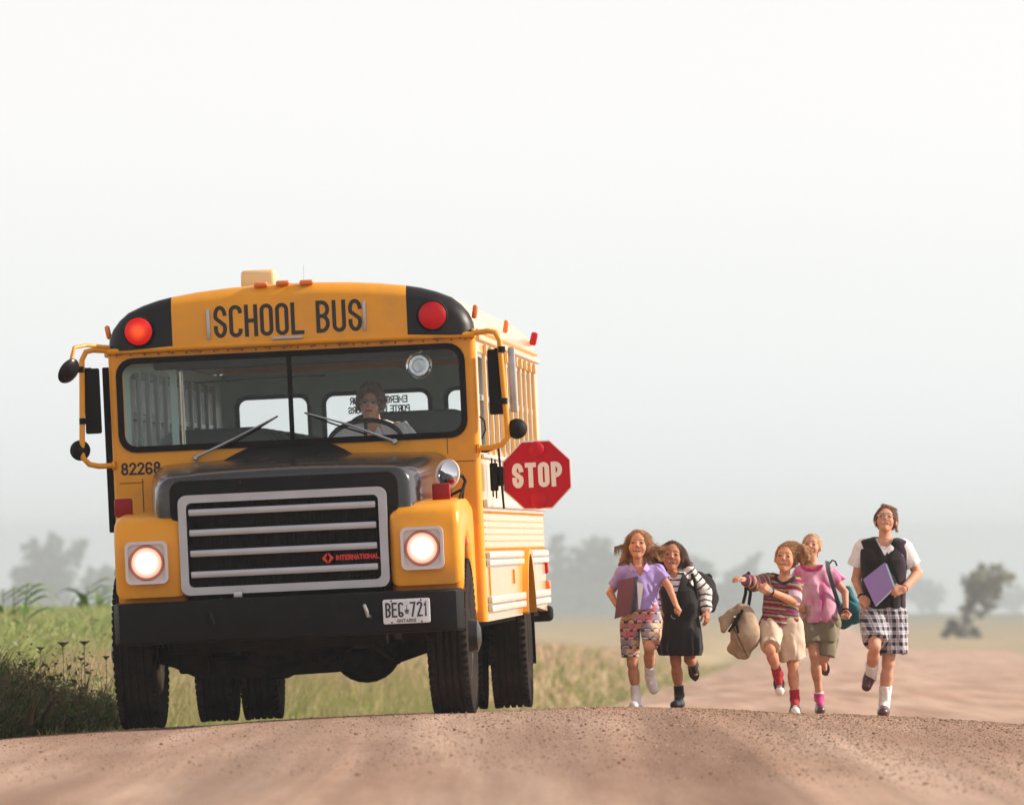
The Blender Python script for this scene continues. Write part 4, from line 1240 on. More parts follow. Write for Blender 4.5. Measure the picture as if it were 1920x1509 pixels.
def head_color(fr_, skin, lips, brow, eye=(.02, .015, .012), smile=.5, blush=.0, glasses=False):
    o, M, H = fr_
    skin = A3(skin)
    def fn(P):
        C = np.tile(skin, (len(P), 1)) * (1 + .10 * noise3(P, 55, 3) + .06 * noise3(P, 140, 5))[:, None]
        q = (P - o) @ M / H
        x, y, z = q[:, 0], q[:, 1], q[:, 2]
        front = (y < -.12) & (z > 0) & (z < 1)
        bl = np.exp(-(((np.abs(x) - .18) / .10) ** 2 + ((z - .36) / .09) ** 2)) * front
        C = C * (1 - .35 * bl[:, None] * np.array([0.1, .55, .45]))
        nose = np.exp(-((x / .07) ** 2 + ((z - .38) / .06) ** 2)) * front
        C = C * (1 - .2 * nose[:, None] * np.array([0., .5, .4]))
        zc = .212 + 2.0 * x ** 2 * smile
        lip = front & (np.abs(x) < .115 + .05 * smile) & (np.abs(z - zc) < .046 - .16 * np.abs(x))
        C[lip] = lips
        if smile > .3:
            op = front & (np.abs(x) < .075 + .06 * smile) & (np.abs(z - zc + .004) < .026 * smile + .006)
            C[op] = (.10, .025, .02)
            te = front & (np.abs(x) < .06 + .06 * smile) & (z - zc > -.002) & (z - zc < .016)
            C[te] = (.66, .58, .52)
        for s in (-1, 1):
            dx = x - s * .14; dz = z - .472
            lid = front & ((dx / .082) ** 2 + (dz / .045) ** 2 < 1)
            C[lid] = C[lid] * np.array([.86, .78, .74])
            la = front & (np.abs(dx) < .072) & (np.abs(dz - .022 + 2.2 * dx ** 2) < .010)
            C[la] = (.05, .03, .022)
            we = front & ((dx / .064) ** 2 + ((dz + .004) / .019) ** 2 < 1)
            C[we] = (.33, .26, .22)
            ir = front & ((dx / .034) ** 2 + ((dz + .003) / .023) ** 2 < 1)
            C[ir] = eye
            br = front & (np.abs(dx + s * .01) < .085) & (np.abs(z - .580 + 1.1 * dx ** 2) < .014)
            C[br] = A3(brow) * .6 + C[br] * .4
            no = front & (y < -.38) & ((x - s * .032) ** 2 + (z - .330) ** 2 < .014 ** 2)
            C[no] = (.14, .05, .035)
        return C
    return fn
def body_color(hf, skin, head_lim):
    return hf
def strands(fig, name, roots, dirs, length, material, color, parent, width=.004, curl=.02, n=10, droop=.0, seed=1, jit=.25):
    """wisps of hair: thin tapering three-sided tubes"""
    g = np.random.default_rng(seed)
    mb_v, mb_f, cc = [], [], []
    for r0, d0 in zip(roots, dirs):
        L = length * g.uniform(.6, 1.25); d = unit(A3(d0) + g.normal(size=3) * jit); p = A3(r0)
        ph = g.uniform(0, 6.28); am = curl * g.uniform(.4, 1.3)
        u = unit(np.cross(d, (0, 0, 1.01))); w = np.cross(d, u)
        base = len(mb_v)
        tone = g.uniform(.7, 1.25)
        for i in range(n + 1):
            t = i / n
            q = p + d * L * t + (u * math.cos(ph + t * 5) + w * math.sin(ph + t * 5)) * am * t + np.array([0, 0, -droop * t * t])
            r = width * (1 - .85 * t) * .5
            for k in range(3):
                a = 2.094 * k
                mb_v.append(q + (u * math.cos(a) + w * math.sin(a)) * r); cc.append(A3(color) * tone)
        for i in range(n):
            for k in range(3):
                mb_f.append((base + i * 3 + k, base + i * 3 + (k + 1) % 3, base + i * 3 + 3 + (k + 1) % 3, base + i * 3 + 3 + k))
    return np_mesh(name, np.array(mb_v), np.array(mb_f), material, parent, smooth=180, col=np.clip(np.array(cc), 0, 1))

def shoe_prims(heel, toe, up, r=.034, low=.0, hgt=.05):
    """heel and toe points on the sole, up = direction from sole to ankle"""
    heel, toe, up = A3(heel), A3(toe), unit(up)
    d = unit(toe - heel); L = np.linalg.norm(toe - heel)
    q = lambda t, h: heel + d * L * t + up * h
    return [(f_cap(q(.1, r * .75), q(.45, r * .7), r * .85, r * .95), 0), (f_cap(q(.45, r * .72), q(.85, r * .62), r * 1.02, r * .85), .015),
            (f_cap(q(.14, r * .9), q(.2, hgt + .012), r * .78, r * .70), .02), (f_cap(q(.22, hgt), q(.62, r * .95), r * .72, r * .7), .02)]
def sole_clip(heel, up, off=.002):
    h, u = A3(heel), unit(up)
    return lambda P: -((P - h) @ u) + off
def limb(a, b, r1, r2, k=.015, bulge=0):
    a, b = A3(a), A3(b)
    pr = [(f_cap(a, b, r1, r2), k)]
    if bulge:
        m = a + (b - a) * .32
        pr.append((f_cap(m, a + (b - a) * .5, bulge, bulge * .88), .02))
    return pr
def wrinkle(amp, s=26, seed=1, crease=1.5):
    def fn(P):
        Q = P + .02 * np.stack([noise3(P, 18, seed + 7), noise3(P, 17, seed + 8), noise3(P, 19, seed + 9)], -1)
        r = np.clip(1 - 2.6 * np.abs(noise3(Q * np.array([1.15, 1, .42]) + Q[..., ::-1] * .25, s * .75, seed + 5)), 0, 1) ** 2
        amp_ = amp * 1.35
        return amp_ * .8 * noise3(P * np.array([1, 1, .55]), s, seed) + amp_ * .4 * noise3(P, s * 2.1, seed + 3) + amp_ * crease * r
    return fn
def hair_emit(fig, prims, color, hfr, flow, n=900, L=.06, h=.005, warp=None, seed=1, lift=.006, width=.0028, light=1.0):
    """hair volume with a coat of fine strands, all one mesh"""
    lo = np.min([A3(q[0][1]) for q in prims if len(q) < 3], 0) - .03; hi = np.max([A3(q[0][2]) for q in prims if len(q) < 3], 0) + .03
    V = Vox(lo, hi, h); put(V, prims)
    if warp: V.warp(warp)
    Ve, Fa = V.mesh()
    g = np.random.default_rng(seed)
    base = A3(color)
    Cv = base * (.85 + .45 * noise3(Ve * np.array([1, 1, .3]), 140, 4))[:, None]
    o, M, H = hfr; cen = o + M @ (A3((0, .08, .55)) * H)
    n = int(n * 2.2)
    idx = g.integers(0, len(Ve), n); P = Ve[idx]
    N_ = P - cen; N_ /= np.linalg.norm(N_, axis=1)[:, None]
    f = np.array([flow(q, (M.T @ (q - o)) / H) for q in P], float) + g.normal(size=(n, 3)) * .13
    T = f - N_ * (f * N_).sum(1)[:, None] * .8; T /= np.linalg.norm(T, axis=1)[:, None] + 1e-9
    Ln = L * g.uniform(.4, 1.3, n); lf = lift * g.uniform(-.2, 1.2, n); tone = g.uniform(.55, 1.55, n) * light
    U = np.cross(T, N_); U /= np.linalg.norm(U, axis=1)[:, None] + 1e-9
    ph = g.uniform(0, 6.28, n); vs, cs = [], []
    S = 6
    for i in range(S + 1):
        t = i / S
        q = P - N_ * .002 + T * (Ln * t)[:, None] + N_ * (lf * t * (1.3 - .6 * t))[:, None] + U * (.006 * np.sin(ph + 4 * t) * t)[:, None]
        r = width * .5 * (1 - .8 * t)
        for k in range(3):
            a_ = 2.094 * k
            vs.append(q + U * r * math.cos(a_) + N_ * r * math.sin(a_)); cs.append(base[None] * tone[:, None])
    vs = np.stack(vs, 1).reshape(-1, 3); cs = np.stack(cs, 1).reshape(-1, 3); m = (S + 1) * 3
    q4 = []
    for i in range(S):
        for k in range(3): q4.append((i * 3 + k, i * 3 + (k + 1) % 3, i * 3 + 3 + (k + 1) % 3, i * 3 + 3 + k))
    Fs = (np.arange(n) * m)[:, None, None] + np.array(q4)[None] + len(Ve)
    return np_mesh('hair', np.concatenate([Ve, vs]), np.concatenate([Fa, Fs.reshape(-1, 4)]), M_hair, fig.root, smooth=180, col=np.clip(np.concatenate([Cv, cs]), 0, 1))
SKIN_A, SKIN_B, SKIN_C = (.56, .265, .16), (.46, .20, .115), (.56, .285, .19)
LIP = (.47, .15, .115)
# ------------------------------------------------------------------ the running children
D0 = 66.0
def legs_prims(j, sx, rh=.063, rk=.039, rc=.040, ra=.026):
    """hip, knee, ankle, toe -> skin of one leg with its foot"""
    h, k, a, t = [A3(q) for q in j]
    return limb(h, k, rh * sx, rk * sx, .03) + limb(k, a, rk * sx * .95, ra * sx, .012, rc * sx) + [(f_cap(a, a + (t - a) * .7, .026 * sx, .016 * sx), .006)]

def leg_tube(a, b_, r1, r2, k):
    a, b_ = A3(a), A3(b_)
    return [(f_cap(a, b_, r1, r2, True), k), (f_cap(a, a + (b_ - a) * .5, r1, (r1 + r2) / 2), k)]
def instep(J):
    a, t = A3(J[2]), A3(J[3]); return [(f_cap(a + A3((0, 0, .0)), a + (t - a) * .62, .033, .024), .015)]

# ---- girl in the lilac polo shirt, binder under her arm
g = Fig('person', 1200, 1328, D0)
p = g.p
tag(g.root, 'running girl in lilac polo shirt and patterned shorts, hugging a maroon binder', 'girl', 'children running to the bus')
neck, sl, sr = p(1197, 1058, .02), p(1168, 1073, .0), p(1231, 1069, .02)
el, wl_, hl = p(1144, 1112, .02), p(1160, 1140, -.07), p(1178, 1149, -.12)
er, wr_, hr = p(1254, 1100, -.05), p(1267, 1133, -.18), p(1276, 1147, -.22)
LG = [p(1183, 1170, .0), p(1186, 1244, -.02), p(1193, 1303, .03), p(1189, 1322, -.10)]
RG = [p(1220, 1170, .0), p(1217, 1214, -.19), p(1218, 1266, .02), p(1225, 1292, -.05)]
hf = head_frame(p(1195, 1050, -.02), p(1197, 993, .02), turn=-.08, nod=-.1)
torso = [(p(0, 1061)[2], p(1199, 0)[0], .02, .075, .055), (p(0, 1072)[2], p(1199, 0)[0], .02, .118, .066), (p(0, 1095)[2], p(1202, 0)[0], .0, .112, .076), (p(0, 1128)[2], p(1204, 0)[0], .0, .098, .074), (p(0, 1160)[2], p(1202, 0)[0], .01, .112, .085), (p(0, 1178)[2], p(1202, 0)[0], .01, .105, .08)]
skin = [(f_loft(torso), 0), (f_cap(neck + A3((0, .0, -.02)), p(1196, 1040, .02), .040, .038), .02)]
skin += limb(sl, el, .036, .027, .02) + limb(el, wl_, .027, .019, .006) + limb(sr, er, .035, .027, .02) + limb(er, wr_, .027, .019, .006)
skin += hand(wl_, hl - wl_, (0.35, .9, .2), .55, .82, -1) + hand(wr_, hr - wr_, (-.6, .1, -.7), 1.1, .82, 1)
skin += legs_prims(LG, 1) + legs_prims(RG, 1)
skin += head_prims(hf, .7)
g.emit('body', skin, head_color(hf, SKIN_A, LIP, (.22, .10, .05), smile=.75), M_skin, .0044)
LILAC = (.36, .26, .58)
shirt = [(f_loft([(z, cx, cy, rx + .021, ry + .020) for z, cx, cy, rx, ry in torso[:4]] + [(p(0, 1142)[2], p(1206, 0)[0], .0, .122, .100)]), 0),
         (f_cap(sl, sl + (el - sl) * .70, .052, .050, True), .02), (f_cap(sr, sr + (er - sr) * .62, .052, .049, True), .02), (f_cap(sl + A3((.0, 0, 0)), sr - A3((.0, 0, 0)), .052, .052), .02)]
g.emit('polo_shirt', shirt, const(LILAC), M_cloth, .006, warp=wrinkle(.0055, 30, 2), clip=lambda P: -np.maximum(np.maximum(np.abs(P[..., 0] - p(1199.5, 0)[0]) - .058 * np.clip(1 - (p(0, 1058)[2] - P[..., 2]) / .085, 0, 1.25), p(0, 1080)[2] - P[..., 2]), P[..., 1] - .01))
# collar
b = MB(); cz = p(0, 1058)[2]; cx0 = p(1198, 0)[0]
for s in (-1, 1):
    b.loft([[(cx0 + s * (.058 + t), .03, cz + .018), (cx0 + s * (.075 + t), .03, cz - .012), (cx0 + s * (.078 + t), .034, cz - .014), (cx0 + s * (.06 + t), .034, cz + .02)] if q == 0 else [(cx0 + s * (.05 + t), -.045, cz + .004), (cx0 + s * (.078 + t), -.052, cz - .032), (cx0 + s * (.079 + t), -.047, cz - .034), (cx0 + s * (.052 + t), -.04, cz + .004)] if q == 1 else [(cx0 + s * .030, -.080, cz - .034), (cx0 + s * .056, -.078, cz - .052), (cx0 + s * .057, -.073, cz - .054), (cx0 + s * .031, -.075, cz - .037)] for q, t in ((0, 0), (1, 0), (2, 0))])
o = b.build('collar', mat('lilac_collar', (.40, .30, .62), rough=.85), g.root, 50)
def scallops(P):
    c = .062
    u = P[:, 0] + .35 * P[:, 1]; row = np.floor(P[:, 2] / c); fz = P[:, 2] / c - row
    uu = u / c + .5 * (row % 2); cell = np.floor(uu); fu = uu - cell - .5
    pal = np.array([(.55, .14, .16), (.62, .36, .22), (.30, .25, .33), (.52, .22, .25), (.60, .42, .30)])
    k = ((cell * 7 + row * 3) % 5).astype(int)
    C = pal[k]
    arc = .06 + .30 * (1 - (2 * fu) ** 2)
    C[(fz < arc + .13) & (fz > arc - .02)] = (.03, .022, .03)
    C[(fz < .16) & (np.abs(fu) > .33)] = (.03, .022, .03)
    C[(np.abs(fz - arc + .05) < .05) & (np.abs(fu) < .30)] = (.74, .66, .64)
    return C
hem = lambda a, b_, t: A3(a) + (A3(b_) - A3(a)) * t
shorts = [(f_loft([(p(0, 1130)[2], p(1205, 0)[0], .0, .112, .088), (p(0, 1150)[2], p(1204, 0)[0], .005, .122, .095), (p(0, 1168)[2], p(1202, 0)[0], .01, .122, .092)]), 0)] \
          + leg_tube(LG[0] + A3((-.002, 0, .02)), p(1182, 1233, -.01), .072, .066, .02) + leg_tube(RG[0] + A3((.01, 0, .02)), p(1220, 1209, -.165), .078, .068, .02)
g.emit('shorts', shorts, scallops, M_cloth, .006, warp=wrinkle(.005, 24, 5))
for nm, J, up, hl_, tl_ in (('l', LG, (0, 0, 1), p(1196, 1329, .055), p(1186, 1329, -.125)), ('r', RG, (-.1, -.75, .65), p(1218, 1273, .075), p(1228, 1301, -.03))):
    g.emit('sock', [(f_cap(hem(J[1], J[2], .66), J[2] + A3((0, 0, -.02)), .041, .036, True), 0)] + instep(J), const((.78, .74, .74)), M_cloth, .005, warp=wrinkle(.002, 60))
    g.emit('shoe', shoe_prims(hl_, tl_, up, .038, hgt=.06), const((.66, .58, .60)), M_leather, .005, clip=sole_clip(hl_, up))
HB = (.33, .13, .045)
o_, M_, H_ = hf
Wh = lambda x, y, z: o_ + M_ @ (A3((x, y, z)) * H_)
def face_cut(fr_, hx=.30, hz=.80, zc=.30, yb=-.12):
    o, M, H = fr_
    return (f_ell(o + M @ (A3((0, -.42, zc)) * H), A3((hx, .36, hz - zc)) * H, M), .02 * H, 'cut')
def cap_hair(fr_, th=.05, back=.10):
    o, M, H = fr_
    W = lambda x, y, z: o + M @ (A3((x, y, z)) * H)
    return [(f_ell(W(0, .07, .635), A3((.345 + th, .43 + th, .375 + th)) * H, M), 0)]
def ridges(fr_, amp=.004, n=34):
    o, M, H = fr_
    def fn(P):
        q = (P - o) @ M / H
        return amp * np.sin(np.arctan2(q[..., 0], q[..., 2] - .4) * n + 6 * q[..., 1]) * .6 + amp * noise3(P, 90, 2)
    return fn
hair = cap_hair(hf, .03) + [(f_cap(Wh(-.34, .14, .6), Wh(-.46, .16, .1), .075 * H_, .075 * H_), .03), (f_cap(Wh(-.46, .14, .15), Wh(-.60, .12, -.12), .075 * H_, .035 * H_), .03), (f_cap(Wh(-.42, .1, .52), Wh(-.74, .05, .43), .06 * H_, .03 * H_), .02),
        (f_cap(Wh(.34, .14, .62), Wh(.46, .16, .2), .075 * H_, .07 * H_), .03), (f_cap(Wh(.43, .15, .5), Wh(.78, .16, .40), .075 * H_, .055 * H_), .03), (f_cap(Wh(.74, .14, .42), Wh(1.0, .16, .47), .075 * H_, .03 * H_), .02), (f_cap(Wh(.55, .14, .3), Wh(.72, .14, .02), .08 * H_, .03 * H_), .02),
        (f_cap(Wh(-.2, .3, .4), Wh(-.25, .3, 0), .16 * H_, .1 * H_), .03), (f_cap(Wh(.2, .3, .4), Wh(.25, .3, .0), .16 * H_, .1 * H_), .03), face_cut(hf, .335, .90, .28)]
ho = hair_emit(g, hair, (0.30, 0.15, 0.068), hf, lambda q, l: (.9 * max(l[0], 0) + .15 - .7 * max(-l[0] - .2, 0), .15, -.75 if l[0] < .35 else -.1), 2000, 0.06, warp=ridges(hf, .003), seed=4, light=1.0)

# binder and papers under her arm
def slab(name, fig, corners, normal, th, colr, material, root=True, label=None, cat=None, parent=None, bev=.002):
    """a stiff flat object: four corners in space with thickness"""
    c = [Vector(q) for q in corners]; n = Vector(unit(normal)) * th
    b = MB(); b.loft([[q for q in c], [q + n for q in c]])
    o = b.build(name, material, parent, 20)
    if parent is None: o.location = tuple(fig.O)
    if label: tag(o, label, cat)
    return o
M_binder = mat('binder_cover', (.17, .055, .085), rough=.45, var=.08)
M_bl = mat('binder_spine', (.02, .012, .025), rough=.4)
bn = slab('binder', g, [p(1152, 1160, -.105), p(1182, 1151, -.135), p(1190, 1081, -.135), p(1160, 1088, -.10)], (.12, 1, 0), .028, None, M_binder, label='maroon ring binder clamped under the arm of the girl in lilac', cat='binder')
slab('spine', g, [p(1182.5, 1151, -.136), p(1191.5, 1146, -.12), p(1196, 1080, -.118), p(1190, 1081, -.136)], (.0, 1, 0), .026, None, M_bl, parent=bn)
for k in range(1): pass
M_pp = mat('white_paper', (.72, .69, .74), rough=.6)
pp = slab('loose_papers', g, [p(1197, 1142, -.128), p(1200, 1142, -.128), p(1207, 1095, -.120), p(1194, 1090, -.125)], (0, 1, 0), .004, None, M_pp, label='white folded papers sticking out beside the maroon binder', cat='papers')
b = MB()

# ---- girl in the black jumper with striped sleeves
g = Fig('person', 1272, 1326, D0 + .25)
p = g.p
tag(g.root, 'running girl in black pinafore over a black and white striped top, long brown hair', 'girl', 'children running to the bus')
neck, sl, sr = p(1263, 1076, .0), p(1240, 1086, .02), p(1293, 1072, .02)
el, wl_, hl = p(1236, 1118, .06), p(1244, 1142, -.02), p(1250, 1152, -.05)
er, wr_, hr = p(1320, 1110, .05), p(1324, 1145, -.02), p(1326, 1158, -.03)
LG = [p(1262, 1170, .0), p(1267, 1240, -.03), p(1274, 1302, .03), p(1266, 1322, -.10)]
RG = [p(1292, 1170, .0), p(1293, 1236, -.02), p(1300, 1242, .30), p(1306, 1272, .20)]
hf = head_frame(p(1258, 1072, -.03), p(1262, 1014.5, .02), turn=-.05, nod=-.05)
torso = [(p(0, 1072)[2], p(1266, 0)[0], .02, .07, .055), (p(0, 1082)[2], p(1267, 0)[0], .02, .112, .066), (p(0, 1108)[2], p(1272, 0)[0], .0, .115, .078), (p(0, 1140)[2], p(1276, 0)[0], .0, .112, .078), (p(0, 1172)[2], p(1277, 0)[0], .01, .118, .09)]
skin = [(f_loft(torso), 0), (f_cap(neck + A3((0, .0, -.02)), p(1260, 1058, .02), .040, .038), .02)]
skin += limb(sl, el, .035, .027, .02) + limb(el, wl_, .027, .019, .006) + limb(sr, er, .035, .027, .02) + limb(er, wr_, .027, .019, .006)
skin += hand(wl_, hl - wl_, (.2, .3, -.6), .9, .82, 1) + hand(wr_, hr - wr_, (-.5, .3, -.3), .35, .85, -1)
skin += legs_prims(LG, 1) + legs_prims(RG, 1) + head_prims(hf, .6)
g.emit('body', skin, head_color(hf, SKIN_B, LIP, (.05, .025, .015), smile=.65), M_skin, .0044)
WH, BK = A3((.72, .66, .64)), A3((.018, .015, .015))
def stripes_fn(p_, spec, base=None):
    """spec: segments (a, b) for sleeves; elsewhere stripes follow height"""
    def fn(P):
        s = P[:, 2].copy(); best = np.full(len(P), .075)
        for a, b_ in spec:
            ab = b_ - a; L = np.linalg.norm(ab); t = ((P - a) @ ab) / L ** 2
            d = np.linalg.norm(P - a - np.clip(t, 0, 1)[:, None] * ab, axis=1)
            m = d < best; best = np.where(m, d, best); s = np.where(m, -t * L, s)
        return np.where((np.mod(s, .046) < .013)[:, None], BK, WH)
    return fn
top = [(f_loft([(z, cx, cy, rx + .012, ry + .011) for z, cx, cy, rx, ry in torso[:4]]), 0), (f_cap(sl, el, .050, .046), .02), (f_cap(el, wl_, .046, .034, True), .01), (f_cap(sr, er, .052, .054), .02), (f_cap(er, hem(er, wr_, .80), .055, .050), .015), (f_cap(hem(er, wr_, .80), hem(er, wr_, 1.0), .037, .031, True), .008)]
g.emit('striped_top', top, stripes_fn(p, [(sr, er), (er, wr_), (sl, el)]), M_cloth, .006, warp=wrinkle(.004, 30, 7), clip=lambda P: -(np.linalg.norm((P - A3(p(1263, 1071, -.07))) * A3((1, 1, .8)), axis=-1) - .045))
def jump_clip(P):
    x = P[..., 0] - p(1263, 0)[0]; z = P[..., 2]
    zt, zb = p(0, 1074)[2], p(0, 1130)[2]
    t = np.clip((zt - z) / (zt - zb), 0, 1)
    vee = np.maximum(np.abs(x) - .062 * (1 - t) - .001, z * 0 + (zb - z))          # V opening at the front
    vee = np.maximum(vee, P[..., 1] - .02)
    return -vee
jump = [(f_loft([(torso[0][0], torso[0][1], .02, .092, .072), (torso[1][0], torso[1][1], .02, .110, .092), (torso[2][0], torso[2][1], .0, .143, .108), (torso[3][0], torso[3][1], .0, .143, .110), (p(0, 1165)[2], p(1276, 0)[0], .01, .142, .112), (p(0, 1200)[2], p(1275, 0)[0], .01, .158, .15), (p(0, 1216)[2], p(1275, 0)[0], .01, .165, .165), (p(0, 1229)[2], p(1276, 0)[0], .01, .150, .15)], 2.1, lambda a, z: np.clip((p(0, 1150)[2] - z) / .2, 0, 1) * (.045 * np.sin(a * 13) + .03 * np.sin(a * 7 + 1))), 0)]
g.emit('pinafore', jump, const((.014, .012, .013)), M_cloth, .006, warp=wrinkle(.003, 26, 8), clip=jump_clip)
b = MB(); b.tube([p(1258, 1153, -.12), p(1260, 1158, -.125), p(1266, 1160, -.125)], .003, 6); b.build('chain', M_steel, g.root)
for J, up, hl_, tl_, lit in ((LG, (0, 0, 1), p(1277, 1327, .055), p(1262, 1327, -.12), 1), (RG, (.1, -.98, .1), p(1297, 1247, .33), p(1305, 1281, .30), 0)):
    g.emit('sock', [(f_cap(hem(J[1], J[2], .72), J[2] + A3((0, 0, -.02)), .037, .036, True), 0)] + instep(J), const((.02, .017, .017)), M_cloth, .005)
    g.emit('shoe', shoe_prims(hl_, tl_, (0, 0, 1) if lit else (.05, .95, .2), .037, hgt=.05), const((.02, .016, .016)), M_leather, .005, clip=sole_clip(hl_, (0, 0, 1) if lit else (.05, .95, .2)))
o_, M_, H_ = hf
HB2 = (.055, .022, .014)
hair = cap_hair(hf, .028) + [(f_cap(Wh(.30, .16, .7), Wh(.55, .2, .25), .13 * H_, .12 * H_), .03), (f_cap(Wh(.55, .2, .28), Wh(.62, .22, -.25), .12 * H_, .10 * H_), .03), (f_cap(Wh(.62, .2, .1), Wh(.80, .2, -.2), .07 * H_, .03 * H_), .02),
        (f_cap(Wh(-.32, .15, .6), Wh(-.55, .2, .38), .15 * H_, .16 * H_), .03), (f_cap(Wh(-.55, .2, .4), Wh(-.52, .22, -.15), .17 * H_, .10 * H_), .03), (f_cap(Wh(0, .35, .4), Wh(.05, .3, -.2), .22 * H_, .16 * H_), .03), face_cut(hf, .335, .89, .28)]
ho = hair_emit(g, hair, (0.055, 0.022, 0.014), hf, lambda q, l: (.55 * l[0], .25, -1), 1500, 0.07, warp=ridges(hf, .003), seed=4, light=1.25)
# her backpack
bag = Fig('backpack', 1318, 1146, D0 + .42)
tag(bag.root, 'black backpack on the shoulder of the girl in black', 'backpack')
q = bag.p
bag.emit('bag_body', [(f_ell(q(1308, 1112, -.05), (.13, .11, .165)), 0), (f_ell(q(1322, 1118, .0), (.085, .09, .13)), .05), (f_cap(q(1326, 1082, .0), q(1338, 1120, 0), .032, .035), .03), (f_cap(q(1338, 1120, 0), q(1335, 1143, 0), .035, .03), .03)], const((.022, .017, .018)), M_canvas, .007, warp=wrinkle(.006, 25, 3))
b = MB(); b.tube([q(1296, 1072, -.17), q(1303, 1090, -.235), q(1306, 1120, -.21), q(1308, 1140, -.13)], .014, 8); b.build('strap', M_rub, bag.root, 60)
b = MB(); b.tube([q(1325, 1080, -.03), q(1330, 1076, -.03), q(1335, 1082, -.02)], .008, 6); b.build('bag_handle', M_rub, bag.root, 60)

# ---- boy in the striped jersey swinging a canvas bag
g = Fig('person', 1485, 1338, D0 - .35)
p = g.p
tag(g.root, 'running boy in multicoloured striped jersey and beige shorts, hair blown sideways', 'boy', 'children running to the bus')
neck, sl, sr = p(1471, 1083, .0), p(1445, 1087, .02), p(1490, 1093, .02)
el, wl_, hl = p(1414, 1094, -.09), p(1394, 1086, -.19), p(1381, 1082, -.24)
er, wr_, hr = p(1487, 1127, -.06), p(1444, 1108, -.23), p(1431, 1096, -.26)
LG = [p(1448, 1178, .0), p(1443, 1216, -.20), p(1459, 1264, -.02), p(1462, 1292, -.10)]
RG = [p(1480, 1178, .0), p(1486, 1246, .0), p(1490, 1311, .05), p(1491, 1331, -.09)]
hf = head_frame(p(1470, 1075, -.04), p(1476, 1018, .0), turn=-.22, nod=-.1)
torso = [(p(0, 1080)[2], p(1470, 0)[0], .02, .072, .055), (p(0, 1090)[2], p(1469, 0)[0], .02, .108, .066), (p(0, 1120)[2], p(1464, 0)[0], .0, .115, .078), (p(0, 1150)[2], p(1463, 0)[0], .0, .11, .08), (p(0, 1180)[2], p(1464, 0)[0], .01, .112, .085)]
skin = [(f_loft(torso), 0), (f_cap(neck + A3((0, .0, -.02)), p(1472, 1062, .02), .040, .038), .02)]
skin += limb(sl, el, .035, .027, .02) + limb(el, wl_, .027, .019, .006) + limb(sr, er, .037, .032, .02) + limb(er, wr_, .033, .022, .006)
skin += hand(wl_, hl - wl_, (.1, .2, -1), .45, .85, 1, .3, .3) + hand(wr_, hr - wr_, (-.7, .2, .2), .75, .82, 1)
skin += legs_prims(LG, 1) + legs_prims(RG, 1) + head_prims(hf, .55)
g.emit('body', skin, head_color(hf, SKIN_A, LIP, (.25, .12, .05), smile=.55), M_skin, .0044)
PAL = np.array([(.22, .03, .06), (.03, .02, .03), (.42, .05, .09), (.26, .28, .06), (.03, .02, .03), (.20, .07, .22), (.34, .04, .08), (.05, .03, .06), (.36, .36, .10), (.28, .06, .16)])
def jersey(P):
    s = P[:, 2] + .10 * P[:, 0]; best = np.full(len(P), .085)
    for a, b_ in ((sl, el), (el, wl_), (sr, er)):
        ab = b_ - a; L = np.linalg.norm(ab); t = ((P - a) @ ab) / L ** 2
        d = np.linalg.norm(P - a - np.clip(t, 0, 1)[:, None] * ab, axis=1)
        m = (d < best) & (t > .25); best = np.where(m, d, best); s = np.where(m, t * L + .03, s)
    C = PAL[(np.floor(s / .0095).astype(int)) % len(PAL)]
    ab = er - sr; t = ((P - sr) @ ab) / (ab @ ab); d = np.linalg.norm(P - sr - np.clip(t, 0, 1)[:, None] * ab, axis=1)
    C[(t > .62) & (d < .072) & (P[:, 0] > p(1478, 0)[0]) & (P[:, 2] > p(0, 1134)[2])] = (.55, .42, .50)
    nk = np.linalg.norm((P - A3(p(1471, 1084, .0))) * A3((1, .9, 1.6)), axis=1)
    C[nk < .085] = (.02, .018, .03)
    return C
jer = [(f_loft([(z, cx, cy, rx + .02, ry + .018) for z, cx, cy, rx, ry in torso[:4]] + [(p(0, 1172)[2], p(1461, 0)[0], .01, .158, .125)]), 0), (f_cap(sl, el, .058, .054), .02), (f_cap(el, hem(el, wl_, .86), .054, .040, True), .01), (f_cap(sr, hem(sr, er, .95), .058, .062, True), .02), (f_cap(sl, sr, .05, .05), .02)]
g.emit('jersey', jer, jersey, M_cloth, .0044, warp=wrinkle(.006, 26, 11), clip=lambda P: -(np.linalg.norm((P - A3(p(1471, 1079, -.03))) * A3((1, 1, 1.1)), axis=-1) - .052))
shorts = [(f_loft([(p(0, 1160)[2], p(1464, 0)[0], .01, .128, .10), (p(0, 1190)[2], p(1464, 0)[0], .01, .135, .105)]), 0)] + leg_tube(LG[0] + A3((-.005, 0, .03)), hem(LG[0], LG[1], .92) + A3((0, 0, .0)), .085, .074, .03) + leg_tube(RG[0] + A3((.0, 0, .03)), hem(RG[0], RG[1], .88) + A3((.008, 0, 0)), .092, .102, .03)
g.emit('shorts', shorts, const((.56, .43, .33)), M_cloth, .006, warp=lambda P: .006 * np.sin((P[..., 0] * 60 + P[..., 2] * 22)) * np.clip((p(0, 1180)[2] - P[..., 2]) * 8, 0, 1) + wrinkle(.004, 30, 4)(P))
def sneaker(P, heel, toe, up):
    d = unit(toe - heel); L = np.linalg.norm(toe - heel); t = ((P - heel) @ d) / L; h = (P - heel) @ unit(up)
    sd = np.cross(d, unit(up)); w = (P - heel - t[:, None] * d * L) @ sd
    C = np.tile(A3((.022, .02, .035)), (len(P), 1))
    C[(h < .018) | (t > .80)] = (.70, .65, .62)
    C[(np.abs(w) < .017) & (t > .2) & (t < .78) & (np.mod(t * 9 + np.abs(w) * 25, 1) < .5)] = (.72, .68, .66)
    return C
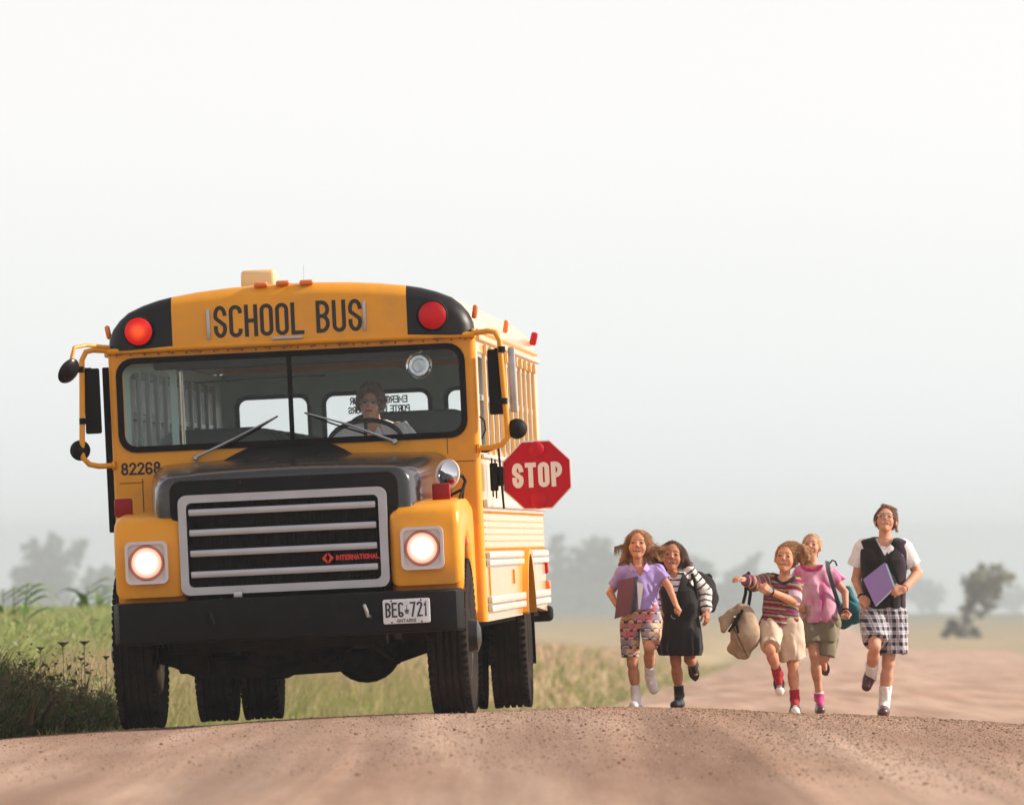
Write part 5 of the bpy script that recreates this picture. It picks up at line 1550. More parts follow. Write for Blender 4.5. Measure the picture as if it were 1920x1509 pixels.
for J, up, hl_, tl_ in ((LG, (-.1, -.72, .7), p(1459, 1270, .06), p(1463, 1305, -.075)), (RG, (0, 0, 1), p(1490, 1339, .075), p(1491, 1339, -.125))):
    g.emit('sock', [(f_cap(hem(J[1], J[2], .70), J[2] + A3((0, 0, -.015)), .037, .036, True), 0)] + instep(J), const((.36, .012, .025)), M_cloth, .005, warp=wrinkle(.002, 60))
    g.emit('sneaker', shoe_prims(hl_, tl_, up, .038, hgt=.075), lambda P, a=A3(hl_), b_=A3(tl_), u=up: sneaker(P, a, b_, u), M_cloth, .0045, clip=sole_clip(hl_, up))
b = MB(); fd = unit(wr_ - er); c0 = Vector(wr_ - fd * .012); b.lathe([(.026, -.006), (.027, 0), (.026, .006)], c0, Vector(fd), 20); b.build('watch_strap', M_rub, g.root, 50)
b = MB(); b.lathe([(.014, 0), (.014, .005), (.001, .006)], Vector(p(1446, 1107, -.262)), (-.1, -1, .3), 16); b.build('watch', M_chrome, g.root, 50)
o_, M_, H_ = hf
HB3 = (.30, .115, .04)
hair = cap_hair(hf, .03) + [(f_cap(Wh(.05, .0, .97), Wh(.55, .05, .86), .13 * H_, .14 * H_), .03), (f_cap(Wh(.5, .05, .84), Wh(.68, .08, .58), .17 * H_, .12 * H_), .03), (f_cap(Wh(.42, .12, .7), Wh(.55, .15, .42), .14 * H_, .09 * H_), .03), face_cut(hf, .335, .86, .30)]
ho = hair_emit(g, hair, (0.30, 0.148, 0.064), hf, lambda q, l: (1.0, .25, .1 - .9 * max(l[0] - .25, 0)), 1600, 0.055, warp=ridges(hf, .003), seed=5, light=1.1)
# the canvas bag hanging from his forearm
bag = Fig('shoulder_bag', 1394, 1236, D0 - .50)
tag(bag.root, 'tan canvas bag hanging by its black straps from the boy\'s outstretched arm', 'bag')
q = bag.p
def bag_col(P):
    C = np.tile(A3((.34, .245, .17)), (len(P), 1)) * (1 + .18 * noise3(P, 25, 2))[:, None]
    d = np.abs((P[:, 0] - q(1384, 0)[0]) * .95 + (P[:, 2] - q(0, 1195)[2]) * .45)
    C[(d < .004)] = (.06, .045, .035)
    return C
bag.emit('bag_body', [(f_cap(q(1393, 1150, .0), q(1398, 1190, .0), .075, .105), 0), (f_cap(q(1398, 1190, .0), q(1393, 1222, .0), .105, .065), .04), (f_cap(q(1371, 1215, 0), q(1416, 1200, 0), .035, .038), .04), (f_cap(q(1404, 1150, 0), q(1420, 1195, 0), .03, .03), .03)], bag_col, M_canvas, .006, warp=wrinkle(.009, 22, 6), parent=None)
bag.emit('bag_flap', [(f_cap(q(1388, 1135, -.02), q(1352, 1160, -.07), .022, .016), 0), (f_cap(q(1388, 1140, -.04), q(1356, 1180, -.09), .020, .012), .03), (f_cap(q(1352, 1160, -.07), q(1357, 1182, -.09), .014, .012), .03), (f_cap(q(1370, 1150, -.05), q(1360, 1170, -.08), .02, .016), .04)], lambda P: np.tile(A3((.30, .215, .15)), (len(P), 1)) * (1 + .15 * noise3(P, 25, 2))[:, None], M_canvas, .005, warp=wrinkle(.003, 30, 2))
for pts in ([q(1386, 1150, -.09), q(1377, 1168, -.11), q(1366, 1184, -.10)], [q(1380, 1165, -.11), q(1384, 1186, -.11)], [q(1392, 1143, -.10), q(1384, 1160, -.115), q(1376, 1172, -.11)]):
    b = MB(); b.tube(pts, .010, 6); b.build('buckle_strap', M_rub, bag.root, 60)
b = MB(); b.box(q(1377.5, 1156, -.12), (.018, .006, .012), .002); b.build('buckle', M_chrome, bag.root)
b = MB(); b.box(q(1392, 1143, -.03), (.1, .04, .02), .008); b.build('bag_mouth', M_rub, bag.root)
for x0, x1, x2, dd in ((1391, 1398, 1399, .04), (1403, 1407, 1405, .12)):
    b = MB()
    P3 = [q(x0, 1140, -.01), q(x1, 1112, .04), q(x2, 1092, .06)]
    b.loft([[tuple(A3(t_) + A3(o)) for o in ((-.012, -.003, 0), (.012, -.003, 0), (.012, .003, 0), (-.012, .003, 0))] for t_ in P3]); b.build('strap', M_rub, bag.root, 50)
b = MB(); rg = []
ca = q(1403, 1089, .07)
for k in range(17):
    a = 2 * math.pi * k / 16; rg.append(A3(ca) + A3((.012 * math.cos(a), .062 * math.cos(a), .058 * math.sin(a))))
b.tube(rg, .012, 6, False); b.build('strap_loop', M_rub, bag.root, 60)

# ---- fair child in the tie-dyed pink T-shirt
g = Fig('person', 1536, 1336, D0 + .15)
p = g.p
tag(g.root, 'running fair child in tie-dyed pink T-shirt and olive shorts, hair tied back', 'child', 'children running to the bus')
neck, sl, sr = p(1522, 1060, .0), p(1497, 1073, .02), p(1551, 1070, .02)
el, wl_, hl = p(1492, 1108, .06), p(1498, 1130, -.05), p(1502, 1142, -.09)
er, wr_, hr = p(1584, 1110, .03), p(1586, 1146, -.06), p(1585, 1160, -.09)
LG = [p(1520, 1170, .0), p(1527, 1228, -.09), p(1536, 1306, .02), p(1538, 1329, -.09)]
RG = [p(1552, 1170, .0), p(1546, 1232, -.05), p(1544, 1236, .26), p(1548, 1262, .24)]
hf = head_frame(p(1519, 1048, -.03), p(1524, 1001, .02), turn=-.18, nod=-.05)
torso = [(p(0, 1058)[2], p(1524, 0)[0], .02, .072, .055), (p(0, 1070)[2], p(1524, 0)[0], .02, .110, .066), (p(0, 1095)[2], p(1528, 0)[0], .0, .115, .078), (p(0, 1130)[2], p(1533, 0)[0], .0, .108, .08), (p(0, 1170)[2], p(1536, 0)[0], .01, .115, .088)]
skin = [(f_loft(torso), 0), (f_cap(neck + A3((0, .0, -.02)), p(1522, 1040, .02), .038, .036), .02)]
skin += limb(sl, el, .036, .028, .02) + limb(el, wl_, .028, .02, .006) + limb(sr, er, .035, .027, .02) + limb(er, wr_, .027, .019, .006)
skin += hand(wl_, hl - wl_, (.3, .3, -.6), .8, .82, 1) + hand(wr_, hr - wr_, (-.3, -.9, -.1), 1.0, .86, -1)
skin += legs_prims(LG, .95) + legs_prims(RG, .95) + head_prims(hf, .2)
g.emit('body', skin, head_color(hf, SKIN_C, LIP, (.42, .26, .15), smile=.15), M_skin, .0044)
def tiedye(P):
    n1 = noise3(P * np.array([1, 1, .35]), 38, 3) + .5 * noise3(P * np.array([1.4, 1, .5]), 75, 9)
    t = np.clip(n1 * .9 + .45, 0, 1)[:, None]
    C = A3((.66, .34, .47)) * (1 - t) + A3((.52, .07, .24)) * t
    l = np.clip(noise3(P, 22, 17) * 1.4 - .25, 0, 1)[:, None]
    C = C * (1 - l) + A3((.70, .50, .58)) * l
    nk = np.linalg.norm((P - A3(p(1522, 1061, .0))) * A3((1, .9, 1.5)), axis=1)
    C[nk < .088] = (.50, .035, .17)
    pk = (np.abs(P[:, 0] - p(1511, 0)[0]) < .032) & (np.abs(P[:, 2] - p(0, 1145)[2]) < .042) & (P[:, 1] < 0)
    C[pk] = np.where(noise3(P[pk], 160, 5)[:, None] > 0, A3((.30, .28, .17)), A3((.48, .28, .25)))
    return C
tee = [(f_loft([(z, cx, cy, rx + .021, ry + .020) for z, cx, cy, rx, ry in torso[:4]] + [(p(0, 1167)[2], p(1536, 0)[0], .01, .142, .118)]), 0), (f_cap(sl, hem(sl, el, .7), .052, .055, True), .02), (f_cap(sr, hem(sr, er, .62), .056, .070, True), .02), (f_cap(sl, sr, .046, .048), .02)]
g.emit('tie_dye_shirt', tee, tiedye, M_cloth, .006, warp=wrinkle(.006, 26, 21), clip=lambda P: -(np.linalg.norm((P - A3(p(1522, 1055, -.03))) * A3((1, 1, 1.1)), axis=-1) - .05))
shorts = [(f_loft([(p(0, 1156)[2], p(1537, 0)[0], .01, .120, .095), (p(0, 1182)[2], p(1538, 0)[0], .01, .132, .10)]), 0)] + leg_tube(LG[0] + A3((-.005, 0, .03)), hem(LG[0], LG[1], .66), .082, .088, .03) + leg_tube(RG[0] + A3((.01, 0, .03)), hem(RG[0], RG[1], .98), .085, .078, .03)
g.emit('shorts', shorts, const((.20, .175, .115)), M_cloth, .006, warp=wrinkle(.006, 30, 14))
g.emit('sock', [(f_cap(hem(LG[1], LG[2], .88), LG[2] + A3((0, 0, -.03)), .037, .035, True), 0)] + instep(LG), lambda P: np.where((P[:, 2:3] > p(0, 1300)[2]), A3((.7, .6, .62)), A3((.52, .05, .22))), M_cloth, .005)
for up, hl_, tl_ in (((0, 0, 1), p(1536, 1337, .07), p(1539, 1337, -.12)), ((.05, .95, .2), p(1543, 1240, .28), p(1549, 1271, .25))):
    g.emit('shoe', shoe_prims(hl_, tl_, up, .036, hgt=.055), const((.085, .035, .032)), M_leather, .005, clip=sole_clip(hl_, up))
fd = unit(wr_ - er)
for off, m_ in ((.01, M_rub), (-.012, mat('red_cord', (.45, .03, .03), rough=.7))):
    b = MB(); b.lathe([(.025, -.005), (.028, 0), (.025, .005)], Vector(wr_ - fd * off), Vector(fd), 18); b.build('wristband', m_, g.root, 50)
o_, M_, H_ = hf
HB4 = (.52, .34, .19)
hair = cap_hair(hf, .022) + [(f_cap(Wh(.1, .42, .6), Wh(.15, .5, .3), .1 * H_, .06 * H_), .03), face_cut(hf, .335, .90, .30)]
ho = hair_emit(g, hair, (0.5, 0.32, 0.18), hf, lambda q, l: (.25 * l[0], 1, -.35), 900, 0.018, warp=ridges(hf, .003), seed=5, light=1.0)
# teal shoulder bag
bag = Fig('shoulder_bag', 1590, 1178, D0 + .32)
tag(bag.root, 'teal slouchy bag slung from the shoulder of the child in pink', 'bag')
q = bag.p
bag.emit('bag_body', [(f_cap(q(1590, 1105, .02), q(1600, 1150, .0), .03, .075), 0), (f_cap(q(1600, 1150, .0), q(1580, 1163, .0), .07, .055), .04), (f_cap(q(1608, 1158, .0), q(1582, 1172, .0), .032, .025), .03), (f_cap(q(1562, 1110, .0), q(1572, 1155, .0), .04, .06), .05)], lambda P: np.tile(A3((.022, .13, .155)), (len(P), 1)) * (1 + .25 * noise3(P, 22, 2))[:, None], M_canvas, .007, warp=wrinkle(.008, 24, 3))
b = MB()
P3 = [q(1551, 1052, -.20), q(1553, 1070, -.265), q(1560, 1095, -.27), q(1568, 1120, -.23), q(1574, 1145, -.12)]
b.loft([[tuple(A3(t_) + A3(o)) for o in ((-.016, -.004, .004), (.016, -.004, 0), (.016, .004, 0), (-.016, .004, .004))] for t_ in P3]); b.build('strap', mat('teal_strap', (.05, .085, .095), rough=.8), bag.root, 50)
b = MB(); b.tube([q(1556, 1056, -.10), q(1560, 1050, -.08), q(1566, 1052, -.06), q(1569, 1060, -.04)], .006, 6); b.build('bag_cord', M_rub, bag.root, 60)

# ---- tall teenager in the dark vest, folder against the hip
g = Fig('person', 1656, 1341, D0 - .1)
p = g.p
tag(g.root, 'tall running teenager in black knitted vest, white T-shirt and plaid shorts, wearing glasses', 'teenager', 'children running to the bus')
neck, sl, sr = p(1659, 1014, .0), p(1619, 1024, .02), p(1694, 1024, .02)
el, wl_, hl = p(1605, 1086, .05), p(1615, 1118, -.06), p(1629, 1134, -.12)
er, wr_, hr = p(1720, 1074, .03), p(1694, 1104, -.14), p(1672, 1110, -.17)
LG = [p(1640, 1158, .0), p(1640, 1212, -.22), p(1632, 1266, .05), p(1626, 1286, -.02)]
RG = [p(1672, 1158, .0), p(1665, 1243, -.02), p(1657, 1318, .05), p(1656, 1334, -.09)]
hf = head_frame(p(1659, 1001, -.03), p(1662, 948, .03), turn=-.1, nod=-.2)
torso = [(p(0, 1010)[2], p(1659, 0)[0], .02, .085, .06), (p(0, 1020)[2], p(1658, 0)[0], .02, .150, .075), (p(0, 1045)[2], p(1657, 0)[0], .0, .148, .092), (p(0, 1095)[2], p(1657, 0)[0], .0, .13, .09), (p(0, 1140)[2], p(1657, 0)[0], .01, .135, .098), (p(0, 1162)[2], p(1657, 0)[0], .01, .135, .098)]
skin = [(f_loft(torso), 0), (f_cap(neck + A3((0, .0, -.02)), p(1660, 990, .02), .047, .045), .02)]
skin += limb(sl, el, .043, .034, .02) + limb(el, wl_, .035, .024, .006) + limb(sr, er, .043, .036, .02) + limb(er, wr_, .038, .026, .006)
skin += hand(wl_, hl - wl_, (.5, .2, -.7), .7, .95, -1) + hand(wr_, hr - wr_, (-.2, .95, -.3), .75, 1.0, -1, .3)
skin += legs_prims(LG, 1.1) + legs_prims(RG, 1.14) + head_prims(hf, .6)
g.emit('body', skin, head_color(hf, SKIN_C, LIP, (.20, .08, .04), smile=.6), M_skin, .0044)
tee = [(f_loft([(z, cx, cy, rx + .012, ry + .011) for z, cx, cy, rx, ry in torso[:5]]), 0), (f_cap(sl, hem(sl, el, .62) + A3((-.02, 0, 0)), .066, .072, True), .02), (f_cap(sr, hem(sr, er, .74), .066, .066, True), .02), (f_cap(sl, sr, .058, .058), .02)]
g.emit('white_shirt', tee, const((.74, .70, .72)), M_cloth, .006, warp=wrinkle(.004, 26, 31), clip=lambda P: -(np.linalg.norm((P - A3(p(1659, 1008, -.05))) * A3((1, 1, .8)), axis=-1) - .055))
def vest_clip(P):
    x = P[..., 0] - p(1658, 0)[0]; z = P[..., 2]; zt, zb = p(0, 1004)[2], p(0, 1042)[2]
    t = np.clip((zt - z) / (zt - zb), 0, 1)
    vee = np.maximum(np.maximum(np.abs(x) - .075 * (1 - t), zb - z), P[..., 1] - .05)
    return -vee
vest = [(f_loft([(p(0, 1007)[2], p(1658, 0)[0], .02, .09, .07), (p(0, 1010)[2], p(1657, 0)[0], .02, .135, .078), (p(0, 1013.5)[2], p(1657, 0)[0], .02, .172, .086), (p(0, 1017)[2], p(1657, 0)[0], .02, .180, .09), (p(0, 1026)[2], p(1657, 0)[0], .02, .180, .10), (p(0, 1050)[2], p(1657, 0)[0], .0, .168, .116), (p(0, 1095)[2], p(1657, 0)[0], .0, .160, .118), (p(0, 1140)[2], p(1657, 0)[0], .01, .160, .125)], 2.5), 0)]
g.emit('knitted_vest', vest, lambda P: np.where((P[:, 0:1] > p(1687, 0)[0] + .03 * P[:, 1:2]), A3((.03, .012, .028)), A3((.013, .013, .014))), M_cloth, .006, warp=wrinkle(.004, 22, 33), clip=vest_clip)
def plaid(P):
    u = P[:, 0] + .5 * P[:, 1]; z = P[:, 2]
    a = (np.mod(u, .056) < .028).astype(float); c = (np.mod(z, .056) < .028).astype(float)
    v = .5 * (a + c)
    C = A3((.60, .55, .57)) * (1 - v)[:, None] + A3((.022, .02, .045)) * v[:, None]
    l = (np.abs(np.mod(u, .056) - .042) < .004) | (np.abs(np.mod(z, .056) - .042) < .004)
    C[l] = C[l] * .55 + A3((.03, .03, .1)) * .45
    return C
shorts = [(f_loft([(p(0, 1134)[2], p(1657, 0)[0], .01, .140, .106), (p(0, 1165)[2], p(1658, 0)[0], .01, .152, .115)]), 0)] + leg_tube(LG[0] + A3((-.01, 0, .03)), hem(LG[0], LG[1], .80), .098, .092, .03) + leg_tube(RG[0] + A3((.005, 0, .03)), hem(RG[0], RG[1], .80) + A3((.04, 0, 0)), .102, .108, .03)
g.emit('plaid_shorts', shorts, plaid, M_cloth, .0055, warp=lambda P: .005 * np.sin(P[..., 0] * 75 + P[..., 2] * 14) * np.clip((p(0, 1160)[2] - P[..., 2]) * 7, 0, 1) + wrinkle(.003, 30, 4)(P))
for J, up, hl_, tl_, t0 in ((LG, (-.15, -.80, .45), p(1634, 1264, .12), p(1624, 1294, -.03), .60), (RG, (0, 0, 1), p(1657, 1342, .08), p(1655, 1342, -.14), .55)):
    g.emit('sock', [(f_cap(hem(J[1], J[2], t0), J[2] + A3((0, 0, -.03)), .048, .040, True), 0)] + instep(J), const((.76, .72, .72)), M_cloth, .005, warp=wrinkle(.002, 60))
    g.emit('loafer', shoe_prims(hl_, tl_, up, .043, hgt=.055), const((.07, .022, .024)), M_leather, .005, clip=sole_clip(hl_, up))
for J0, J1, off, m_ in ((el, wl_, .0, M_rub), (er, wr_, .012, bpy.data.materials['red_cord'])):
    fd = unit(J1 - J0); b = MB(); b.lathe([(.027, -.007), (.031, 0), (.027, .007)], Vector(J1 - fd * off), Vector(fd), 18); b.build('wristband', m_, g.root, 50)
b = MB(); b.tube([p(1644, 1012, -.075), p(1650, 1022, -.098), p(1658, 1029, -.105), p(1665, 1023, -.098), p(1671, 1012, -.07)], .0028, 5); b.build('necklace', M_steel, g.root)
o_, M_, H_ = hf
hair = cap_hair(hf, .028) + [(f_cap(Wh(.32, .10, .6), Wh(.38, .14, .22), .05 * H_, .04 * H_), .02), (f_cap(Wh(-.33, .08, .65), Wh(-.34, .12, .45), .05 * H_, .04 * H_), .02), (f_cap(Wh(-.1, -.22, .95), Wh(.25, -.18, .88), .08 * H_, .07 * H_), .02), face_cut(hf, .335, .87, .28)]
hair_emit(g, hair, (0.165, 0.07, 0.038), hf, lambda q, l: (.9 * l[0] + .15, .3, -.7), 1300, 0.026, warp=ridges(hf, .003), seed=5)
b = MB()
for s in (-1, 1):
    rg = [Wh(s * .145 + .10 * math.cos(2 * math.pi * k / 16), -.455, .468 + .075 * math.sin(2 * math.pi * k / 16)) for k in range(17)]
    b.tube(rg, .0022, 5, False); b.tube([Wh(s * .245, -.44, .5), Wh(s * .35, -.1, .51), Wh(s * .37, .03, .50)], .0022, 5)
b.tube([Wh(-.05, -.46, .5), Wh(.05, -.46, .5)], .0022, 5)
b.build('glasses', M_steel, g.root)
M_purple = mat('purple_folder', (.27, .17, .42), rough=.5, var=.05); M_green = mat('green_folder', (.16, .40, .36), rough=.5)
fo = slab('folder', g, [p(1641, 1136, -.165), p(1676, 1101, -.160), p(1659, 1054, -.15), p(1618, 1086, -.160)], (.0, 1, .05), .010, None, M_purple, label='purple folder held diagonally against the teenager\'s vest', cat='folder')
fo = slab('folder', g, [p(1643, 1137, -.158), p(1680, 1102, -.148), p(1663, 1056, -.134), p(1625, 1086, -.148)], (.0, 1, .05), .007, None, M_green, label='green folder showing its edge behind the purple one', cat='folder')
slab('folder_pages', g, [p(1642, 1136.5, -.165), p(1678, 1102, -.155), p(1661, 1056, -.140), p(1622, 1087, -.155)], (.0, 1, .05), .006, None, M_pp, parent=fo)

# ---- the driver behind the wheel (built in the bus's own space, then placed)
class BusFig(Fig):
    def __init__(s, name):
        s.root = empty(name); s.root.matrix_world = Matrix.Translation(bus.location) @ bus.rotation_euler.to_matrix().to_4x4()
        s.O = np.zeros(3); s.D = 0
g = BusFig('person')
tag(g.root, 'bus driver with curly brown hair and pale shirt, hands on the steering wheel', 'driver')
B = lambda *q: A3(q)
hf = head_frame(B(.435, 1.86, 1.955), B(.45, 1.90, 2.165), turn=-.05)
o_, M_, H_ = hf
torso = [(1.955, .44, 1.98, .085, .065), (1.915, .44, 1.98, .175, .09), (1.80, .44, 1.97, .185, .11), (1.55, .44, 1.97, .165, .115), (1.32, .44, 1.98, .175, .125)]
sl, sr = B(.265, 1.95, 1.885), B(.615, 1.95, 1.885)
el, er = B(.17, 1.80, 1.66), B(.79, 1.82, 1.70)
wl_, wr_ = B(.24, 1.62, 1.71), B(.66, 1.60, 1.72)
skin = [(f_loft(torso), 0), (f_cap(B(.44, 1.95, 1.87), B(.445, 1.92, 2.0), .058, .055), .02)] + head_prims(hf, .2)
skin += limb(sl, el, .052, .042, .02) + limb(el, wl_, .042, .028, .01) + limb(sr, er, .052, .042, .02) + limb(er, wr_, .042, .028, .01)
skin += hand(wl_, (-.1, -.8, .5), (.2, -.3, -.8), 1.0, 1.05, 1) + hand(wr_, (.0, -.8, .5), (-.2, -.3, -.8), 1.0, 1.05, -1)
for s in (-1, 1):
    skin += limb(B(.44 + s * .1, 1.95, 1.40), B(.44 + s * .14, 1.5, 1.42), .085, .06, .03) + limb(B(.44 + s * .14, 1.5, 1.42), B(.44 + s * .14, 1.38, 1.02), .058, .04, .02) + [(f_cap(B(.44 + s * .14, 1.38, .99), B(.44 + s * .15, 1.2, .99), .035, .03), .01)]
g.emit('body', skin, head_color(hf, (.68, .38, .28), LIP, (.12, .08, .06), smile=.15), M_skin, .0065)
sh = [(f_loft([(z, cx, cy, rx + .014, ry + .012) for z, cx, cy, rx, ry in torso]), 0), (f_cap(sl, hem(sl, el, .75), .075, .070, True), .03), (f_cap(sr, hem(sr, er, .80), .075, .070, True), .03)]
def vneck(P):
    x = P[..., 0] - .44; z = P[..., 2]; t = np.clip((1.985 - z) / .17, 0, 1)
    return -np.maximum(np.maximum(np.abs(x) - .075 * (1 - t), 1.815 - z), P[..., 1] - 1.95)
g.emit('shirt', sh, const((.82, .84, .88)), M_cloth, .007, warp=wrinkle(.005, 24, 3), clip=vneck)
hair = cap_hair(hf, .07) + [(f_cap(Wh(-.36, .1, .75), Wh(-.38, .12, .42), .10 * H_, .08 * H_), .03), (f_cap(Wh(.36, .1, .75), Wh(.38, .12, .42), .10 * H_, .08 * H_), .03), (f_cap(Wh(-.2, -.2, .98), Wh(.2, -.2, .98), .12 * H_, .12 * H_), .03), face_cut(hf, .31, .80, .28)]
hair_emit(g, hair, (.24, .16, .12), hf, lambda q, l: (.3, .1, .2), 900, .03, h=.006, warp=lambda P: .006 * noise3(P, 110, 5), seed=8, lift=.02)
b = MB()
for s in (-1, 1):
    rg = [Wh(s * .145 + .10 * math.cos(2 * math.pi * k / 16), -.44, .49 + .075 * math.sin(2 * math.pi * k / 16)) for k in range(17)]
    b.tube(rg, .0018, 5, False); b.tube([Wh(s * .26, -.44, .5), Wh(s * .36, -.05, .51)], .003, 5)
b.tube([Wh(-.05, -.47, .5), Wh(.05, -.47, .5)], .003, 5)
b.build('glasses', M_steel, g.root)
# ------------------------------------------------------------------ vegetation
M_leaf = mat('grass_blade', rough=.6, spec=.25, attr=True, var=.1, vscale=3)
M_leaf.node_tree.nodes['Principled BSDF'].inputs['Transmission Weight'].default_value = 0
def translucent(m, amount=.35):
    N = m.node_tree.nodes; L = m.node_tree.links; p = N['Principled BSDF']; o = [n for n in N if n.type == 'OUTPUT_MATERIAL'][0]
    t = N.new('ShaderNodeBsdfTranslucent'); mx = N.new('ShaderNodeMixShader'); mx.inputs[0].default_value = amount
    src = p.inputs['Base Color'].links[0].from_socket
    L.new(src, t.inputs[0]); L.new(p.outputs[0], mx.inputs[1]); L.new(t.outputs[0], mx.inputs[2]); L.new(mx.outputs[0], o.inputs[0])
translucent(M_leaf)
def blades(name, x, y, h, w, cols_, lean=.35, base=-.02, seed=0, z=None):
    g = np.random.default_rng(seed); n = len(x)
    z = ground_z(x, y) if z is None else z
    a = g.uniform(0, 2 * np.pi, n); la = g.uniform(0, 2 * np.pi, n); ln = lean * g.uniform(.2, 1.2, n) * h
    P = np.stack([x, y, z + base], -1); W = np.stack([np.cos(a), np.sin(a), 0 * a], -1) * (w / 2)[:, None]
    Lv = np.stack([np.cos(la) * ln, np.sin(la) * ln, 0 * a], -1); U = np.array([[0, 0, 1.]])
    v = np.stack([P - W, P + W, P + Lv * .3 + U * (h * .55)[:, None] - W * .8, P + Lv * .3 + U * (h * .55)[:, None] + W * .8, P + Lv + U * (h * .97)[:, None]], 1)
    b = (np.arange(n) * 5)[:, None]
    F = np.concatenate([b + np.array([[0, 1, 3]]), b + np.array([[0, 3, 2]]), b + np.array([[2, 3, 4]])])
    C = np.repeat(np.clip(cols_, 0, 1), 5, 0)
    return np_mesh(name, v.reshape(-1, 3), F, M_leaf, col=C)
def mixcol(n, pal, g, j=.25):
    pal = np.array(pal); return pal[g.integers(0, len(pal), n)] * g.uniform(1 - j, 1 + j, (n, 1))
GREEN = [(.18, .22, .05), (.25, .28, .075), (.33, .32, .12), (.14, .18, .04), (.36, .30, .16)]
TAN = [(.50, .355, .235), (.58, .42, .29), (.46, .33, .21), (.55, .37, .28)]
g = np.random.default_rng(11)
def verge(n, y0, y1, o0, o1, pw=1.0, side=-1):
    y = y0 + (y1 - y0) * g.random(n) ** pw; o = o0 + (o1 - o0) * g.random(n)
    x = xc(y) + side * (HW + o)
    k = np.abs(x) < .0605 * y + .4
    return x[k], y[k], o[k]
# green grass along the left verge, from the near shoulder to where the road fades
x, y, o = verge(110000, 62, 150, -.25, 4.5)
m = noise3(np.stack([x * .8, y * .22, 0 * x], -1), 1.6, 3)
keep = (g.random(len(x)) < np.clip(.75 + .5 * m, .1, 1)); x, y, o, m = x[keep], y[keep], o[keep], m[keep]
h = (np.clip(.10 + .16 * o, .08, .42)) * g.uniform(.5, 1.25, len(x)) * (1 + .3 * m)
dry = g.random(len(x)) < np.clip((o - 1.5) / 2.8, .08, .72)
c = np.where(dry[:, None], mixcol(len(x), TAN, g), mixcol(len(x), GREEN, g))
tag(blades('verge_grass', x, y, h, np.full(len(x), .011) * g.uniform(.6, 1.6, len(x)), c, .5, seed=1), kind='stuff')
# dry standing grass on the bank behind
x, y, o = verge(60000, 64, 190, 3.2, 13)
m = noise3(np.stack([x * .5, y * .15, 0 * x], -1), 1.3, 8)
h = .42 * g.uniform(.5, 1.3, len(x)) * (1 + .25 * m)
gr = g.random(len(x)) < .22
c = np.where(gr[:, None], mixcol(len(x), GREEN, g), mixcol(len(x), TAN, g))
tag(blades('dry_grass', x, y, h, np.full(len(x), .012) * g.uniform(.5, 1.8, len(x)), c, .35, seed=2), kind='stuff')
# far verges on both sides of the road
x, y, o = verge(22000, 145, 420, .0, 9, 1.6); x2, y2, o2 = verge(300, 110, 112, 3.0, 4, 1.3, 1)
x, y, o = np.concatenate([x, x2]), np.concatenate([y, y2]), np.concatenate([o, o2])
h = .30 * g.uniform(.5, 1.3, len(x)) * np.clip(.4 + o * .3, .4, 1.2)
c = np.where((g.random(len(x)) < np.clip(.25 + o * .12, 0, .8))[:, None], mixcol(len(x), TAN, g), mixcol(len(x), GREEN, g))
tag(blades('far_grass', x, y, h, np.full(len(x), .05) * g.uniform(.5, 1.6, len(x)), c, .4, seed=3), kind='stuff')
# leafy crop standing in the field on the left
n = 60000
y = 92 + 130 * g.random(n) ** 1.2; x = -.0605 * y - .6 + g.random(n) * .03 * y
k = (x - xc(y)) < -7.5; x, y = x[k], y[k]
h = .50 * g.uniform(.6, 1.15, len(x)); c = mixcol(len(x), [(.22, .29, .08), (.28, .34, .11), (.33, .37, .14), (.40, .38, .17)], g)
tag(blades('field_crop', x, y, h, np.full(len(x), .055) * g.uniform(.5, 1.4, len(x)), c, .8, seed=4), kind='stuff')
# rank weeds at the near left shoulder
n = 30000
y = 58.5 + 11 * g.random(n); o = -.12 + 2.2 * g.random(n); x = xc(y) - HW - o
k = np.abs(x) < .062 * y + .3; x, y, o = x[k], y[k], o[k]
wn_ = noise3(np.stack([x * 1.5, y * .6, 0 * x], -1), 2.0, 4)
h = np.clip(.33 + .30 * o, .2, .62) * g.uniform(.3, 1.25, len(x)) * (1 + .35 * wn_)
c = mixcol(len(x), [(.05, .07, .02), (.07, .095, .025), (.10, .11, .035), (.15, .115, .06), (.04, .055, .02), (.12, .09, .05)], g)
wx_, wy_, wh_ = x.copy(), y.copy(), h.copy()
tag(blades('roadside_weeds', x, y, h, np.full(len(x), .016) * g.uniform(.5, 2.0, len(x)), c, .55, seed=5), kind='stuff')

n = 2600
y = 58.5 + 12 * g.random(n); o = .0 + 1.8 * g.random(n); x = xc(y) - HW - o
h = g.uniform(.35, .72, n)
tag(blades('weed_stalks', x, y, h, np.full(n, .006) * g.uniform(.6, 1.4, n), mixcol(n, [(.12, .09, .045), (.16, .12, .06), (.09, .08, .035)], g), .4, seed=15), kind='stuff')
wx_ = np.concatenate([wx_, x]); wy_ = np.concatenate([wy_, y]); wh_ = np.concatenate([wh_, h])
